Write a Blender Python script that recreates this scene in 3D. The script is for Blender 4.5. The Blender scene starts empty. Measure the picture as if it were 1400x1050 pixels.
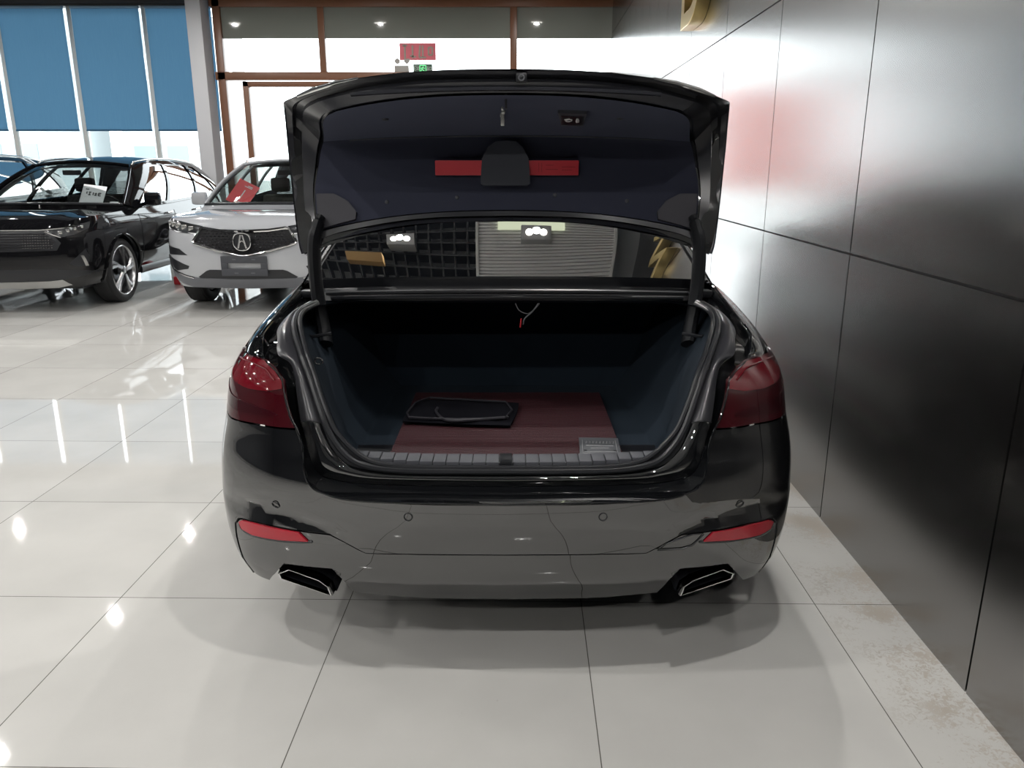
import bpy, bmesh, math, random
from mathutils import Vector, Matrix
from mathutils.geometry import delaunay_2d_cdt
random.seed(7)
def lerp(a,b,t): return a+(b-a)*t
def interp(kn,x):
    "monotone cubic (Fritsch-Carlson) through knots"
    n=len(kn)
    if x<=kn[0][0]: return kn[0][1]
    if x>=kn[-1][0]: return kn[-1][1]
    key=id(kn)
    m=_IC.get(key)
    if m is None:
        d=[(kn[i+1][1]-kn[i][1])/(kn[i+1][0]-kn[i][0]) for i in range(n-1)]
        m=[d[0]]+[0 if d[i-1]*d[i]<=0 else 2*d[i-1]*d[i]/(d[i-1]+d[i]) for i in range(1,n-1)]+[d[-1]]
        _IC[key]=m; _KEEP.append(kn)
    for i in range(n-1):
        if x<=kn[i+1][0]: break
    h=kn[i+1][0]-kn[i][0]; t=(x-kn[i][0])/h
    return ((2*t**3-3*t*t+1)*kn[i][1]+(t**3-2*t*t+t)*h*m[i]+(-2*t**3+3*t*t)*kn[i+1][1]+(t**3-t*t)*h*m[i+1])
_IC={}; _KEEP=[]
class Shell:
    """half plan loop: t=0 end centre -> corner -> side -> other end centre t=T"""
    def __init__(s,L,W,pa,pb,ka,kb,fade=1.25,rise=None):
        s.rise=rise
        s.L=L;s.W=W;s.pa=pa;s.pb=pb;s.fade=fade
        ta,da=ka[-1][0],ka[-1][2]; tb,db=kb[-1][0],kb[-1][2]
        s.ta=ta;s.T=ta+(L-da-db)+tb;s.tb=tb
        s.ax=[(k[0],k[1]) for k in ka];s.ad=[(k[0],k[2]) for k in ka]
        s.bx=[(k[0],k[1]) for k in kb];s.bd=[(k[0],k[2]) for k in kb]
        s.da=da;s.db=db
    def __call__(s,t,z):
        sg=-1 if t<0 else 1; t=abs(t)
        if t>s.T: sg=-sg; t=2*s.T-t
        w=interp(s.W,z-(interp(s.rise,t) if s.rise else 0))
        if t<=s.ta: f=interp(s.ax,t);d=interp(s.ad,t)
        elif t<s.T-s.tb: f=1.0;d=s.da+t-s.ta
        else:
            q=s.T-t; f=interp(s.bx,q); d=s.L-interp(s.bd,q)
        ea=max(0,1-t/s.fade); ea=ea*ea*(3-2*ea); q=s.T-t
        eb=max(0,1-q/s.fade); eb=eb*eb*(3-2*eb)
        ea=min(1,ea*1.35);eb=min(1,eb*1.35)
        return (sg*w*f, d+interp(s.pa,z)*ea-interp(s.pb,z)*eb, z)
    def t_at(s,y,z):
        lo,hi=0,s.T
        for _ in range(40):
            m=(lo+hi)/2
            if s(m,z)[1]<y: lo=m
            else: hi=m
        return lo
V = Vector
SC = bpy.context.scene
COL = SC.collection

# ------------------------------------------------------------------ helpers
def link(name, me, parent=None):
    o = bpy.data.objects.new(name, me)
    COL.objects.link(o)
    if parent is not None: o.parent = parent
    return o

def mesh_obj(name, verts, faces, mat, parent=None, smooth=True, sharp=None, recalc=False):
    me = bpy.data.meshes.new(name)
    me.from_pydata([tuple(v) for v in verts], [], faces)
    if recalc:
        bm = bmesh.new(); bm.from_mesh(me)
        bmesh.ops.remove_doubles(bm, verts=bm.verts, dist=1e-5)
        bmesh.ops.recalc_face_normals(bm, faces=bm.faces)
        bm.to_mesh(me); bm.free()
    me.materials.append(mat)
    if smooth:
        me.polygons.foreach_set('use_smooth', [True]*len(me.polygons))
        if sharp: me.set_sharp_from_angle(angle=math.radians(sharp))
    me.update()
    return link(name, me, parent)

class MB:
    "collects shapes, then builds ONE mesh object"
    def __init__(s): s.v=[]; s.f=[]
    def add(s, verts, faces):
        n=len(s.v); s.v += [tuple(p) for p in verts]; s.f += [tuple(i+n for i in f) for f in faces]
    def box(s, lo, hi, bev=0.0, mat=None):
        bm = bmesh.new()
        bmesh.ops.create_cube(bm, size=1)
        for v in bm.verts:
            v.co = V([lerp(lo[i], hi[i], v.co[i]+.5) for i in range(3)])
        if bev>0:
            bmesh.ops.bevel(bm, geom=bm.edges[:], offset=bev, segments=2, affect='EDGES', profile=.6)
        s.bm(bm, mat)
    def bm(s, bm, mat=None):
        bm.verts.ensure_lookup_table()
        idx={v:i for i,v in enumerate(bm.verts)}
        vs=[(mat @ v.co) if mat is not None else v.co.copy() for v in bm.verts]
        s.add(vs, [tuple(idx[v] for v in f.verts) for f in bm.faces]); bm.free()
    def grid(s, P, flip=False, close=False):
        r=len(P); c=len(P[0]); vs=[p for row in P for p in row]; fs=[]
        for i in range(r-1):
            for j in range(c if close else c-1):
                j2=(j+1)%c
                q=(i*c+j, i*c+j2, (i+1)*c+j2, (i+1)*c+j)
                fs.append(q[::-1] if flip else q)
        s.add(vs, fs)
    def tube(s, pts, r, n=8, closed=False, flat=1.0, up=None, caps=True):
        pts=[V(p) for p in pts]; m=len(pts); rings=[]; N=None
        for i,p in enumerate(pts):
            a=pts[i-1] if (i>0 or closed) else p; b=pts[(i+1)%m] if (i<m-1 or closed) else p
            t=(b-a).normalized()
            if N is None:
                ref=V(up) if up else (V((0,0,1)) if abs(t.z)<.9 else V((1,0,0)))
                N=(ref-t*ref.dot(t)).normalized()
            else: N=(N-t*N.dot(t)).normalized()
            B=t.cross(N); rr=r[i] if isinstance(r,(list,tuple)) else r
            rings.append([p+N*(rr*math.cos(2*math.pi*k/n))+B*(rr*flat*math.sin(2*math.pi*k/n)) for k in range(n)])
        if closed: rings.append(rings[0])
        b0=len(s.v); s.grid(rings, close=True)
        if caps and not closed:
            s.f.append(tuple(b0+k for k in range(n))[::-1]); e=b0+(m-1)*n; s.f.append(tuple(e+k for k in range(n)))
    def lathe(s, prof, c, axis=0, n=48, close=False):
        "prof: list of (axial, radius)"
        rings=[]
        for a,r in prof:
            ring=[]
            for k in range(n):
                t=2*math.pi*k/n; u,w=r*math.cos(t), r*math.sin(t)
                p=[0,0,0]; p[axis]=a; p[(axis+1)%3]=u; p[(axis+2)%3]=w
                ring.append((c[0]+p[0],c[1]+p[1],c[2]+p[2]))
            rings.append(ring)
        s.grid(rings, close=True)
    def prism(s, outline, a, b):
        "outline of 3d points; extruded by vectors a..b"
        n=len(outline); A=[V(p)+V(a) for p in outline]; B=[V(p)+V(b) for p in outline]
        o=len(s.v); s.add(A+B, [tuple(range(n)), tuple(range(n,2*n))[::-1]]+[((i+1)%n, i, i+n, (i+1)%n+n) for i in range(n)])
    def build(s, name, mat, parent=None, smooth=True, sharp=35, recalc=True):
        return mesh_obj(name, s.v, s.f, mat, parent, smooth, sharp, recalc)

def box(name, lo, hi, mat, parent=None, bev=.004):
    m=MB(); m.box(lo,hi,bev); return m.build(name, mat, parent)

def catmull(pts, n=8, closed=False):
    out=[]; m=len(pts); P=[V(p) for p in pts]
    for i in range(m if closed else m-1):
        p0=P[(i-1)%m] if (closed or i>0) else P[0]*2-P[1]
        p1=P[i]; p2=P[(i+1)%m]; p3=P[(i+2)%m] if (closed or i<m-2) else P[-1]*2-P[-2]
        for k in range(n):
            t=k/n
            out.append(.5*((2*p1)+(p2-p0)*t+(2*p0-5*p1+4*p2-p3)*t*t+(3*p1-p0-3*p2+p3)*t**3))
    if not closed: out.append(P[-1].copy())
    return out

def resample(pts, n):
    P=[V(p) for p in pts]; L=[0]
    for a,b in zip(P,P[1:]): L.append(L[-1]+(b-a).length)
    out=[]; j=0
    for k in range(n):
        d=L[-1]*k/(n-1)
        while j<len(P)-2 and L[j+1]<d: j+=1
        h=L[j+1]-L[j]; out.append(P[j].lerp(P[j+1], 0 if h==0 else min(1,(d-L[j])/h)))
    return out

def polyin(p, poly):
    x,y=p; c=False; n=len(poly); j=n-1
    for i in range(n):
        xi,yi=poly[i]; xj,yj=poly[j]
        if (yi>y)!=(yj>y) and x<(xj-xi)*(y-yi)/(yj-yi)+xi: c=not c
        j=i
    return c

def densify(poly, step):
    out=[]; n=len(poly)
    for i in range(n):
        a=poly[i]; b=poly[(i+1)%n]; d=math.hypot(b[0]-a[0],b[1]-a[1]); k=max(1,int(d/step+.5))
        for q in range(k): out.append((lerp(a[0],b[0],q/k), lerp(a[1],b[1],q/k)))
    return out

def cdt(outline, holes=(), step=.03):
    O=densify(outline,step); H=[densify(h,step) for h in holes]
    vs=[]; es=[]
    for loop in [O]+H:
        b=len(vs); vs+=loop; es+=[(b+i, b+(i+1)%len(loop)) for i in range(len(loop))]
    cells={}
    for x,y in vs: cells.setdefault((int(x//step),int(y//step)),[]).append((x,y))
    x0=min(p[0] for p in O); x1=max(p[0] for p in O); y0=min(p[1] for p in O); y1=max(p[1] for p in O)
    nx=int((x1-x0)/step)+1; ny=int((y1-y0)/step)+1
    for i in range(1,nx+1):
        for j in range(1,ny+1):
            p=(x0+(i-.5)*step, y0+(j-.5)*step)
            if not polyin(p,O) or any(polyin(p,h) for h in H): continue
            ci,cj=int(p[0]//step),int(p[1]//step)
            if any((q[0]-p[0])**2+(q[1]-p[1])**2<(.45*step)**2 for a in (-1,0,1) for b in (-1,0,1) for q in cells.get((ci+a,cj+b),())): continue
            vs.append(p)
    r=delaunay_2d_cdt([V(p) for p in vs], es, [], 0, 1e-6)
    V2=[(p.x,p.y) for p in r[0]]; F=[]
    for f in r[2]:
        c=(sum(V2[i][0] for i in f)/len(f), sum(V2[i][1] for i in f)/len(f))
        if polyin(c,O) and not any(polyin(c,h) for h in H): F.append(tuple(f))
    used=sorted({i for f in F for i in f}); mp={a:i for i,a in enumerate(used)}
    return [V2[i] for i in used], [tuple(mp[i] for i in f) for f in F]

def mapn(fn, u, v, sign, h=2e-3):
    a=V(fn(u+h,v))-V(fn(u-h,v)); b=V(fn(u,v+h))-V(fn(u,v-h))
    n=a.cross(b)
    return n.normalized()*sign if n.length>1e-12 else V((0,0,0))

def patch_into(mb, outline, fn, holes=(), step=.03, off=0.0, thick=.004, sign=1, mirror=False):
    vs,fs=cdt(outline,holes,step)
    top=[]; bot=[]
    for u,v in vs:
        p=V(fn(u,v)); n=mapn(fn,u,v,sign); top.append(p+n*off); bot.append(p+n*(off-thick))
    n=len(vs)
    ed={}
    for f in fs:
        for i in range(len(f)):
            e=(f[i],f[(i+1)%len(f)]); ed[e]=ed.get(e,0)+1
    rim=[e for e in ed if (e[1],e[0]) not in ed]
    # orientation
    def fnorm(f):
        a,b,c=[top[i] for i in f[:3]]; return (b-a).cross(c-a)
    s=0
    for f in fs[:60]:
        u=sum(vs[i][0] for i in f)/len(f); v=sum(vs[i][1] for i in f)/len(f)
        s+=1 if fnorm(f).dot(mapn(fn,u,v,sign))>0 else -1
    F=[]
    for f in fs:
        g=f if s>0 else f[::-1]
        F.append(g)
        if thick: F.append(tuple(i+n for i in g[::-1]))
    if thick:
        for a,b in rim:
            q=(b,a,a+n,b+n); F.append(q if s>0 else q[::-1])
    P=top+(bot if thick else [])
    mb.add(P,F)
    if mirror:
        mb.add([(-p[0],p[1],p[2]) for p in P],[f[::-1] for f in F])

def patch(name, outline, fn, mat, parent=None, **k):
    sh=k.pop('sharp',40)
    m=MB(); patch_into(m,outline,fn,**k)
    return m.build(name, mat, parent, True, sh, recalc=False)

def coons(c0,c1,d0,d1):
    "c0,c1: rows (u), d0,d1: columns (v); resampled point lists with matching corners"
    nu=len(c0); nv=len(d0); P=[]
    for j in range(nv):
        v=j/(nv-1); row=[]
        for i in range(nu):
            u=i/(nu-1)
            p=c0[i].lerp(c1[i],v)+d0[j].lerp(d1[j],u)-((c0[0].lerp(c0[-1],u)).lerp(c1[0].lerp(c1[-1],u),v))
            row.append(p)
        P.append(row)
    return P

def mir(P): return [V((-p[0],p[1],p[2])) for p in P]

def thing(name, label, cat, loc=(0,0,0), rz=0, group=None):
    o=link(name,None); o.location=loc; o.rotation_euler=(0,0,rz)
    return tag(o,label,cat,group)
def tag(o,label,cat,group=None,kind=None):
    o['label']=label; o['category']=cat
    if group: o['group']=group
    if kind: o['kind']=kind
    return o
def struct(o, label, cat='structure'):
    o['kind']='structure'; o['label']=label; o['category']=cat
    return o

# ------------------------------------------------------------------ materials
def M(name, col, rough=.5, metal=0.0, ior=1.5, coat=0.0, **k):
    m=bpy.data.materials.new(name); m.use_nodes=True
    b=m.node_tree.nodes['Principled BSDF']
    b.inputs['Base Color'].default_value=(*col,1); b.inputs['Roughness'].default_value=rough
    b.inputs['Metallic'].default_value=metal; b.inputs['IOR'].default_value=ior
    b.inputs['Coat Weight'].default_value=coat; b.inputs['Coat Roughness'].default_value=.02
    for a,v in k.items(): b.inputs[a.replace('_',' ')].default_value=v
    return m
def nodes(m): return m.node_tree.nodes, m.node_tree.links, m.node_tree.nodes['Principled BSDF']
def emis(name,col,st):
    m=bpy.data.materials.new(name); m.use_nodes=True; n=m.node_tree.nodes; n.clear()
    e=n.new('ShaderNodeEmission'); o=n.new('ShaderNodeOutputMaterial')
    e.inputs[0].default_value=(*col,1); e.inputs[1].default_value=st
    m.node_tree.links.new(e.outputs[0],o.inputs[0]); return m
def glass(name, tint, ior=1.5, rough=0.0):
    "thin architectural / car glass: tinted see-through sheet with Fresnel reflection"
    m=bpy.data.materials.new(name); m.use_nodes=True; n=m.node_tree.nodes; l=m.node_tree.links; n.clear()
    t=n.new('ShaderNodeBsdfTransparent'); t.inputs[0].default_value=(*tint,1)
    g=n.new('ShaderNodeBsdfGlossy'); g.inputs['Roughness'].default_value=rough
    f=n.new('ShaderNodeFresnel'); f.inputs[0].default_value=ior
    x=n.new('ShaderNodeMixShader'); o=n.new('ShaderNodeOutputMaterial')
    l.new(f.outputs[0],x.inputs[0]); l.new(t.outputs[0],x.inputs[1]); l.new(g.outputs[0],x.inputs[2]); l.new(x.outputs[0],o.inputs[0])
    return m

BLACK=M('black_paint',(.005,.0055,.0065),.02,0,2.35)
JAMBP=M('jamb_paint',(.032,.032,.037),.28,0,1.6)
BLACKPL=M('black_plastic',(.012,.013,.016),.35)
RUBBER=M('rubber_seal',(.014,.015,.018),.35)
FELT=M('trunk_felt',(.011,.018,.027),.95,0,1.3)
TRIMF=M('lid_trim_felt',(.030,.033,.052),.9,0,1.3)
TRIMP=M('lid_trim_plastic',(.03,.032,.04),.6)
TRIMU=M('lid_upper_trim_lit',(.075,.082,.120),.85,0,1.3)  # separate upper lid piece, colour lightened to stand in for light off the floor
LIDF=M('lid_frame_paint',(.021,.022,.027),.24,0,1.6)
ARMB=M('arm_black',(.007,.008,.010),.5,0,1.4)
GREYPL=M('grey_plastic',(.10,.105,.115),.5)
CHROME=M('chrome',(.8,.8,.8),.06,1)
STEEL=M('satin_steel',(.6,.6,.58),.25,1)
ALLOY=M('alloy',(.52,.52,.53),.25,1)
GUN=M('dark_alloy',(.09,.09,.10),.3,1)
TYRE=M('tyre_rubber',(.012,.012,.013),.7)
WHITEP=M('white_paint',(.39,.40,.42),.12,0,1.5,1.0)
BLKP2=M('black_pearl_paint',(.005,.005,.006),.04,0,1.55,0.0)
BLUEP=M('dark_blue_paint',(.006,.008,.012),.05,0,1.7)
REDTRI=M('red_plastic',(.50,.022,.035),.45)
REDCARD=M('red_card',(.85,.045,.06),.45)
DARKIN=M('cabin_dark',(.02,.02,.022),.7)
BEIGEIN=M('cabin_beige',(.20,.19,.17),.7)
WOOD=M('bronze_frame',(.20,.085,.042),.35,0,1.5)
WHITEW=M('white_wall',(.75,.75,.74),.6)
COLP=M('column_paint',(.62,.62,.64),.5)
GOLD=M('gold_metal',(.62,.47,.20),.28,1)
DKCEIL=M('dark_ceiling',(.42,.43,.44),.8)
LATT=M('ceiling_grid_black',(.02,.02,.022),.45)
SLATM=M('ceiling_slat_white',(.86,.86,.84),.5)
PAPERW=M('paper_white',(.82,.83,.86),.6)
INK=M('ink',(.03,.03,.035),.6)
WINGLASS=glass('window_glass',(.93,.95,.95),1.5)
CARGLASS=glass('car_glass',(.74,.78,.77),1.55)
TINTGLASS=glass('tinted_glass',(.03,.03,.035),1.95)
TEALGLASS=glass('teal_car_glass',(.12,.60,.55),1.6)
PRIVGLASS=glass('privacy_glass',(.10,.11,.11),1.6)
MIDGLASS=glass('mid_car_glass',(.42,.46,.44),1.6)
SMOKEGLASS=glass('lamp_glass',(.55,.57,.6),1.6)
LENS=emis('lamp_lens',(1,.97,.9),18)

# red tail-lamp plastic with darker moulded bands
TAIL=M('tail_lamp_red',(.045,.003,.006),.04,0,1.8)
TAILB=M('tail_lamp_bright_red',(.13,.004,.010),.05,0,1.7)
TAILD=M('tail_lamp_dark',(.03,.002,.005),.05,0,1.7)
REFLR=M('reflector_red',(.42,.014,.03),.12,0,1.6)

def floor_mat():
    m=M('floor_tile',(.55,.54,.51),.05,0,1.5); n,l,b=nodes(m)
    tc=n.new('ShaderNodeTexCoord'); mp=n.new('ShaderNodeMapping')
    a=.018
    l.new(tc.outputs['Object'],mp.inputs[0]); mp.inputs['Rotation'].default_value=(0,0,a)
    ox,oy=.247,2.503
    rx=ox*math.cos(a)-oy*math.sin(a); ry=ox*math.sin(a)+oy*math.cos(a)
    mp.inputs['Location'].default_value=(-rx+.83*100,-ry+.83*100,0)
    sx=n.new('ShaderNodeSeparateXYZ'); l.new(mp.outputs[0],sx.inputs[0])
    lines=[]; cells=[]
    for i in (0,1):
        d=n.new('ShaderNodeMath'); d.operation='DIVIDE'; l.new(sx.outputs[i],d.inputs[0]); d.inputs[1].default_value=.83
        fr=n.new('ShaderNodeMath'); fr.operation='FRACT'; l.new(d.outputs[0],fr.inputs[0])
        fl=n.new('ShaderNodeMath'); fl.operation='FLOOR'; l.new(d.outputs[0],fl.inputs[0]); cells.append(fl)
        pp=n.new('ShaderNodeMath'); pp.operation='PINGPONG'; l.new(fr.outputs[0],pp.inputs[0]); pp.inputs[1].default_value=.5
        lt=n.new('ShaderNodeMath'); lt.operation='LESS_THAN'; l.new(pp.outputs[0],lt.inputs[0]); lt.inputs[1].default_value=.0019
        lines.append(lt)
    mx=n.new('ShaderNodeMath'); mx.operation='MAXIMUM'; l.new(lines[0].outputs[0],mx.inputs[0]); l.new(lines[1].outputs[0],mx.inputs[1])
    cv=n.new('ShaderNodeCombineXYZ'); l.new(cells[0].outputs[0],cv.inputs[0]); l.new(cells[1].outputs[0],cv.inputs[1])
    wn=n.new('ShaderNodeTexWhiteNoise'); l.new(cv.outputs[0],wn.inputs[0])
    cr=n.new('ShaderNodeMix'); cr.data_type='RGBA'; l.new(wn.outputs['Value'],cr.inputs[0])
    cr.inputs[6].default_value=(.56,.55,.525,1); cr.inputs[7].default_value=(.60,.59,.565,1)
    # faint cloudy veins
    no=n.new('ShaderNodeTexNoise'); l.new(tc.outputs['Object'],no.inputs[0]); no.inputs['Scale'].default_value=2.2; no.inputs['Detail'].default_value=6
    mr=n.new('ShaderNodeMapRange'); l.new(no.outputs[0],mr.inputs[0]); mr.inputs[1].default_value=.3; mr.inputs[2].default_value=.7; mr.inputs[3].default_value=.93; mr.inputs[4].default_value=1.05
    mul=n.new('ShaderNodeMix'); mul.data_type='RGBA'; mul.blend_type='MULTIPLY'; mul.inputs[0].default_value=1
    l.new(cr.outputs[2],mul.inputs[6]); l.new(mr.outputs[0],mul.inputs[7])
    # dusty scuffed strip along the metal wall (world x about 1.30 + .0193 y)
    so=n.new('ShaderNodeSeparateXYZ'); l.new(tc.outputs['Object'],so.inputs[0])
    my=n.new('ShaderNodeMath'); my.operation='MULTIPLY_ADD'; l.new(so.outputs[1],my.inputs[0]); my.inputs[1].default_value=-.0193; l.new(so.outputs[0],my.inputs[2])
    st=n.new('ShaderNodeMapRange'); l.new(my.outputs[0],st.inputs[0]); st.inputs[1].default_value=1.0; st.inputs[2].default_value=1.2; st.inputs[3].default_value=0; st.inputs[4].default_value=1
    dn=n.new('ShaderNodeTexNoise'); l.new(tc.outputs['Object'],dn.inputs[0]); dn.inputs['Scale'].default_value=55; dn.inputs['Detail'].default_value=9; dn.inputs['Roughness'].default_value=.75; dn.inputs['Distortion'].default_value=1.2
    dn2=n.new('ShaderNodeTexNoise'); l.new(tc.outputs['Object'],dn2.inputs[0]); dn2.inputs['Scale'].default_value=4; dn2.inputs['Detail'].default_value=4
    ad=n.new('ShaderNodeMath'); ad.operation='ADD'; l.new(dn.outputs[0],ad.inputs[0]); l.new(dn2.outputs[0],ad.inputs[1])
    dr=n.new('ShaderNodeMapRange'); l.new(ad.outputs[0],dr.inputs[0]); dr.inputs[1].default_value=1.01; dr.inputs[2].default_value=1.08
    dm=n.new('ShaderNodeMath'); dm.operation='MULTIPLY'; l.new(dr.outputs[0],dm.inputs[0]); l.new(st.outputs[0],dm.inputs[1])
    dk=n.new('ShaderNodeMix'); dk.data_type='RGBA'; dk.inputs[7].default_value=(.40,.36,.31,1); l.new(mul.outputs[2],dk.inputs[6])
    dmf=n.new('ShaderNodeMath'); dmf.operation='MULTIPLY'; l.new(dm.outputs[0],dmf.inputs[0]); dmf.inputs[1].default_value=.95; l.new(dmf.outputs[0],dk.inputs[0])
    # small scattered scuffs
    vs=n.new('ShaderNodeTexNoise'); l.new(tc.outputs['Object'],vs.inputs[0]); vs.inputs['Scale'].default_value=16; vs.inputs['Detail'].default_value=8; vs.inputs['Roughness'].default_value=.7
    vr=n.new('ShaderNodeMapRange'); l.new(vs.outputs[0],vr.inputs[0]); vr.inputs[1].default_value=.685; vr.inputs[2].default_value=.72; vr.inputs[4].default_value=.45
    sk=n.new('ShaderNodeMix'); sk.data_type='RGBA'; sk.inputs[7].default_value=(.26,.24,.21,1); l.new(vr.outputs[0],sk.inputs[0]); l.new(dk.outputs[2],sk.inputs[6])
    gr=n.new('ShaderNodeMix'); gr.data_type='RGBA'; gr.inputs[7].default_value=(.13,.125,.11,1); l.new(mx.outputs[0],gr.inputs[0]); l.new(sk.outputs[2],gr.inputs[6])
    l.new(gr.outputs[2],b.inputs['Base Color'])
    rr=n.new('ShaderNodeMath'); rr.operation='MULTIPLY_ADD'; l.new(dm.outputs[0],rr.inputs[0]); rr.inputs[1].default_value=.35; rr.inputs[2].default_value=.035; l.new(rr.outputs[0],b.inputs['Roughness'])
    return m
FLOOR=floor_mat()

def panel_mat(name,col,rough):
    m=M(name,col,rough,1.0); n,l,b=nodes(m)
    tc=n.new('ShaderNodeTexCoord'); mp=n.new('ShaderNodeMapping'); mp.inputs['Scale'].default_value=(1,1,.35)
    l.new(tc.outputs['Object'],mp.inputs[0])
    # pale scratches and dust specks low on the wall
    s2=n.new('ShaderNodeTexNoise'); s2.inputs['Scale'].default_value=9; s2.inputs['Detail'].default_value=10; s2.inputs['Roughness'].default_value=.8; l.new(tc.outputs['Object'],s2.inputs[0])
    q=n.new('ShaderNodeMapRange'); l.new(s2.outputs[0],q.inputs[0]); q.inputs[1].default_value=.69; q.inputs[2].default_value=.76; q.inputs[4].default_value=.35
    sp=n.new('ShaderNodeSeparateXYZ'); l.new(tc.outputs['Object'],sp.inputs[0])
    hz=n.new('ShaderNodeMapRange'); l.new(sp.outputs[2],hz.inputs[0]); hz.inputs[1].default_value=.6; hz.inputs[2].default_value=.05
    mm=n.new('ShaderNodeMath'); mm.operation='MULTIPLY'; l.new(q.outputs[0],mm.inputs[0]); l.new(hz.outputs[0],mm.inputs[1])
    mx=n.new('ShaderNodeMix'); mx.data_type='RGBA'; mx.inputs[6].default_value=(*col,1); mx.inputs[7].default_value=(.6,.58,.54,1); l.new(mm.outputs[0],mx.inputs[0])
    l.new(mx.outputs[2],b.inputs['Base Color'])
    return m
PANEL=panel_mat('steel_wall_panel',(.335,.33,.325),.235)
SEAM=M('panel_seam',(.03,.03,.03),.6)

def blind_mat():
    m=bpy.data.materials.new('blind_fabric'); m.use_nodes=True; n=m.node_tree.nodes; l=m.node_tree.links; n.clear()
    d=n.new('ShaderNodeBsdfDiffuse'); t=n.new('ShaderNodeBsdfTranslucent'); x=n.new('ShaderNodeMixShader'); o=n.new('ShaderNodeOutputMaterial')
    tc=n.new('ShaderNodeTexCoord'); wv=n.new('ShaderNodeTexNoise'); mp=n.new('ShaderNodeMapping'); mp.inputs['Scale'].default_value=(14,1,.6)
    l.new(tc.outputs['Object'],mp.inputs[0]); l.new(mp.outputs[0],wv.inputs[0])
    c=n.new('ShaderNodeMix'); c.data_type='RGBA'; l.new(wv.outputs[0],c.inputs[0]); c.inputs[6].default_value=(.085,.20,.33,1); c.inputs[7].default_value=(.105,.235,.365,1)
    l.new(c.outputs[2],d.inputs[0]); l.new(c.outputs[2],t.inputs[0]); x.inputs[0].default_value=.45
    l.new(d.outputs[0],x.inputs[1]); l.new(t.outputs[0],x.inputs[2]); l.new(x.outputs[0],o.inputs[0])
    return m
BLIND=blind_mat()
def mat_mat():
    m=M('red_mat',(.13,.010,.018),.6); n,l,b=nodes(m)
    tc=n.new('ShaderNodeTexCoord'); mp=n.new('ShaderNodeMapping'); l.new(tc.outputs['Object'],mp.inputs[0])
    no=n.new('ShaderNodeTexWave'); no.bands_direction='Y'; no.inputs['Scale'].default_value=22; no.inputs['Distortion'].default_value=1.2; no.inputs['Detail'].default_value=1; no.inputs['Detail Scale'].default_value=9
    l.new(mp.outputs[0],no.inputs[0])
    r=n.new('ShaderNodeMix'); r.data_type='RGBA'; l.new(no.outputs[0],r.inputs[0]); r.inputs[6].default_value=(.016,.002,.005,1); r.inputs[7].default_value=(.062,.005,.010,1); l.new(r.outputs[2],b.inputs['Base Color'])
    bp=n.new('ShaderNodeBump'); bp.inputs['Distance'].default_value=.004; l.new(no.outputs[0],bp.inputs['Height']); l.new(bp.outputs[0],b.inputs['Normal'])
    return m
REDMAT=mat_mat()
def frost_mat():
    "grey privacy film on the upper glass: mostly opaque, smooth, mirrors the lamps"
    m=M('grey_window_film',(.235,.245,.215),.04,0,1.6)
    return m
FILM=frost_mat()
POWER=35.0; SKY=7.0; EXPO=0.0
# ================================================================== THE ROOM
def wx(y): return 1.303+.0193*y            # metal wall line
ROOM_X0,ROOM_Y0,ROOM_Y1,CEIL=-13.0,-7.6,13.3,4.35
struct(mesh_obj('floor',[(ROOM_X0,ROOM_Y0,0),(wx(ROOM_Y0)+.15,ROOM_Y0,0),(wx(14.3)+.15,14.3,0),(ROOM_X0,14.3,0)],[(0,1,2,3)],FLOOR,smooth=False),'polished cream porcelain tile showroom floor with thin dark joints','floor')
struct(mesh_obj('ground_outside',[(-60,14.35,-.03),(60,14.35,-.03),(60,90,-.03),(-60,90,-.03)],[(0,1,2,3)],M('paving_outside',(.45,.45,.44),.8),smooth=False),'pale paved ground outside the glass front','ground')
struct(box('ceiling',(ROOM_X0-.2,ROOM_Y0-.2,CEIL),(wx(14)+.3,14.6,CEIL+.2),DKCEIL,bev=0),'dark showroom ceiling above the open grid','ceiling')

# --- right wall: brushed metal panels
def wall_right():
    P=MB(); ja=[]
    y=2.0-1.2*8
    while y<7.9: ja.append(y); y+=1.2
    y=8.0
    while y<13.3: ja.append(y); y+=.6
    ja.append(13.3)
    zs=[0,1.16,2.33,3.50,4.35]
    g=.0042
    for a,b in zip(ja,ja[1:]):
        for z0,z1 in zip(zs,zs[1:]):
            lo,hi=a+g,b-g
            bm=bmesh.new(); bmesh.ops.create_cube(bm,size=1)
            for v in bm.verts:
                yy=lerp(lo,hi,v.co.y+.5); v.co=V((wx(yy)+(.0 if v.co.x<0 else .03),yy,lerp(z0+(g if z0 else 0),z1-g,v.co.z+.5)))
            P.bm(bm)
    o=P.build('wall_right',PANEL,None,False,None)
    struct(o,'brushed steel panel wall with dark joints along the right side','wall')
    m=MB(); m.add([(wx(ROOM_Y0)+.012,ROOM_Y0,0),(wx(13.3)+.012,13.3,0),(wx(13.3)+.012,13.3,CEIL),(wx(ROOM_Y0)+.012,ROOM_Y0,CEIL),
                   (wx(ROOM_Y0)+.2,ROOM_Y0,0),(wx(13.3)+.2,13.3,0),(wx(13.3)+.2,13.3,CEIL),(wx(ROOM_Y0)+.2,ROOM_Y0,CEIL)],
                  [(0,1,2,3),(7,6,5,4),(0,4,5,1),(3,2,6,7),(1,5,6,2),(0,3,7,4)])
    m.build('panel_backing',SEAM,o,False,None)
wall_right()
m=MB(); m.box((ROOM_X0-.2,ROOM_Y0-.2,0),(wx(ROOM_Y0)+.3,ROOM_Y0,CEIL)); struct(m.build('wall_back',M('dark_wall',(.035,.036,.04),.5)),'plain dark wall behind the photographer','wall')
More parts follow.
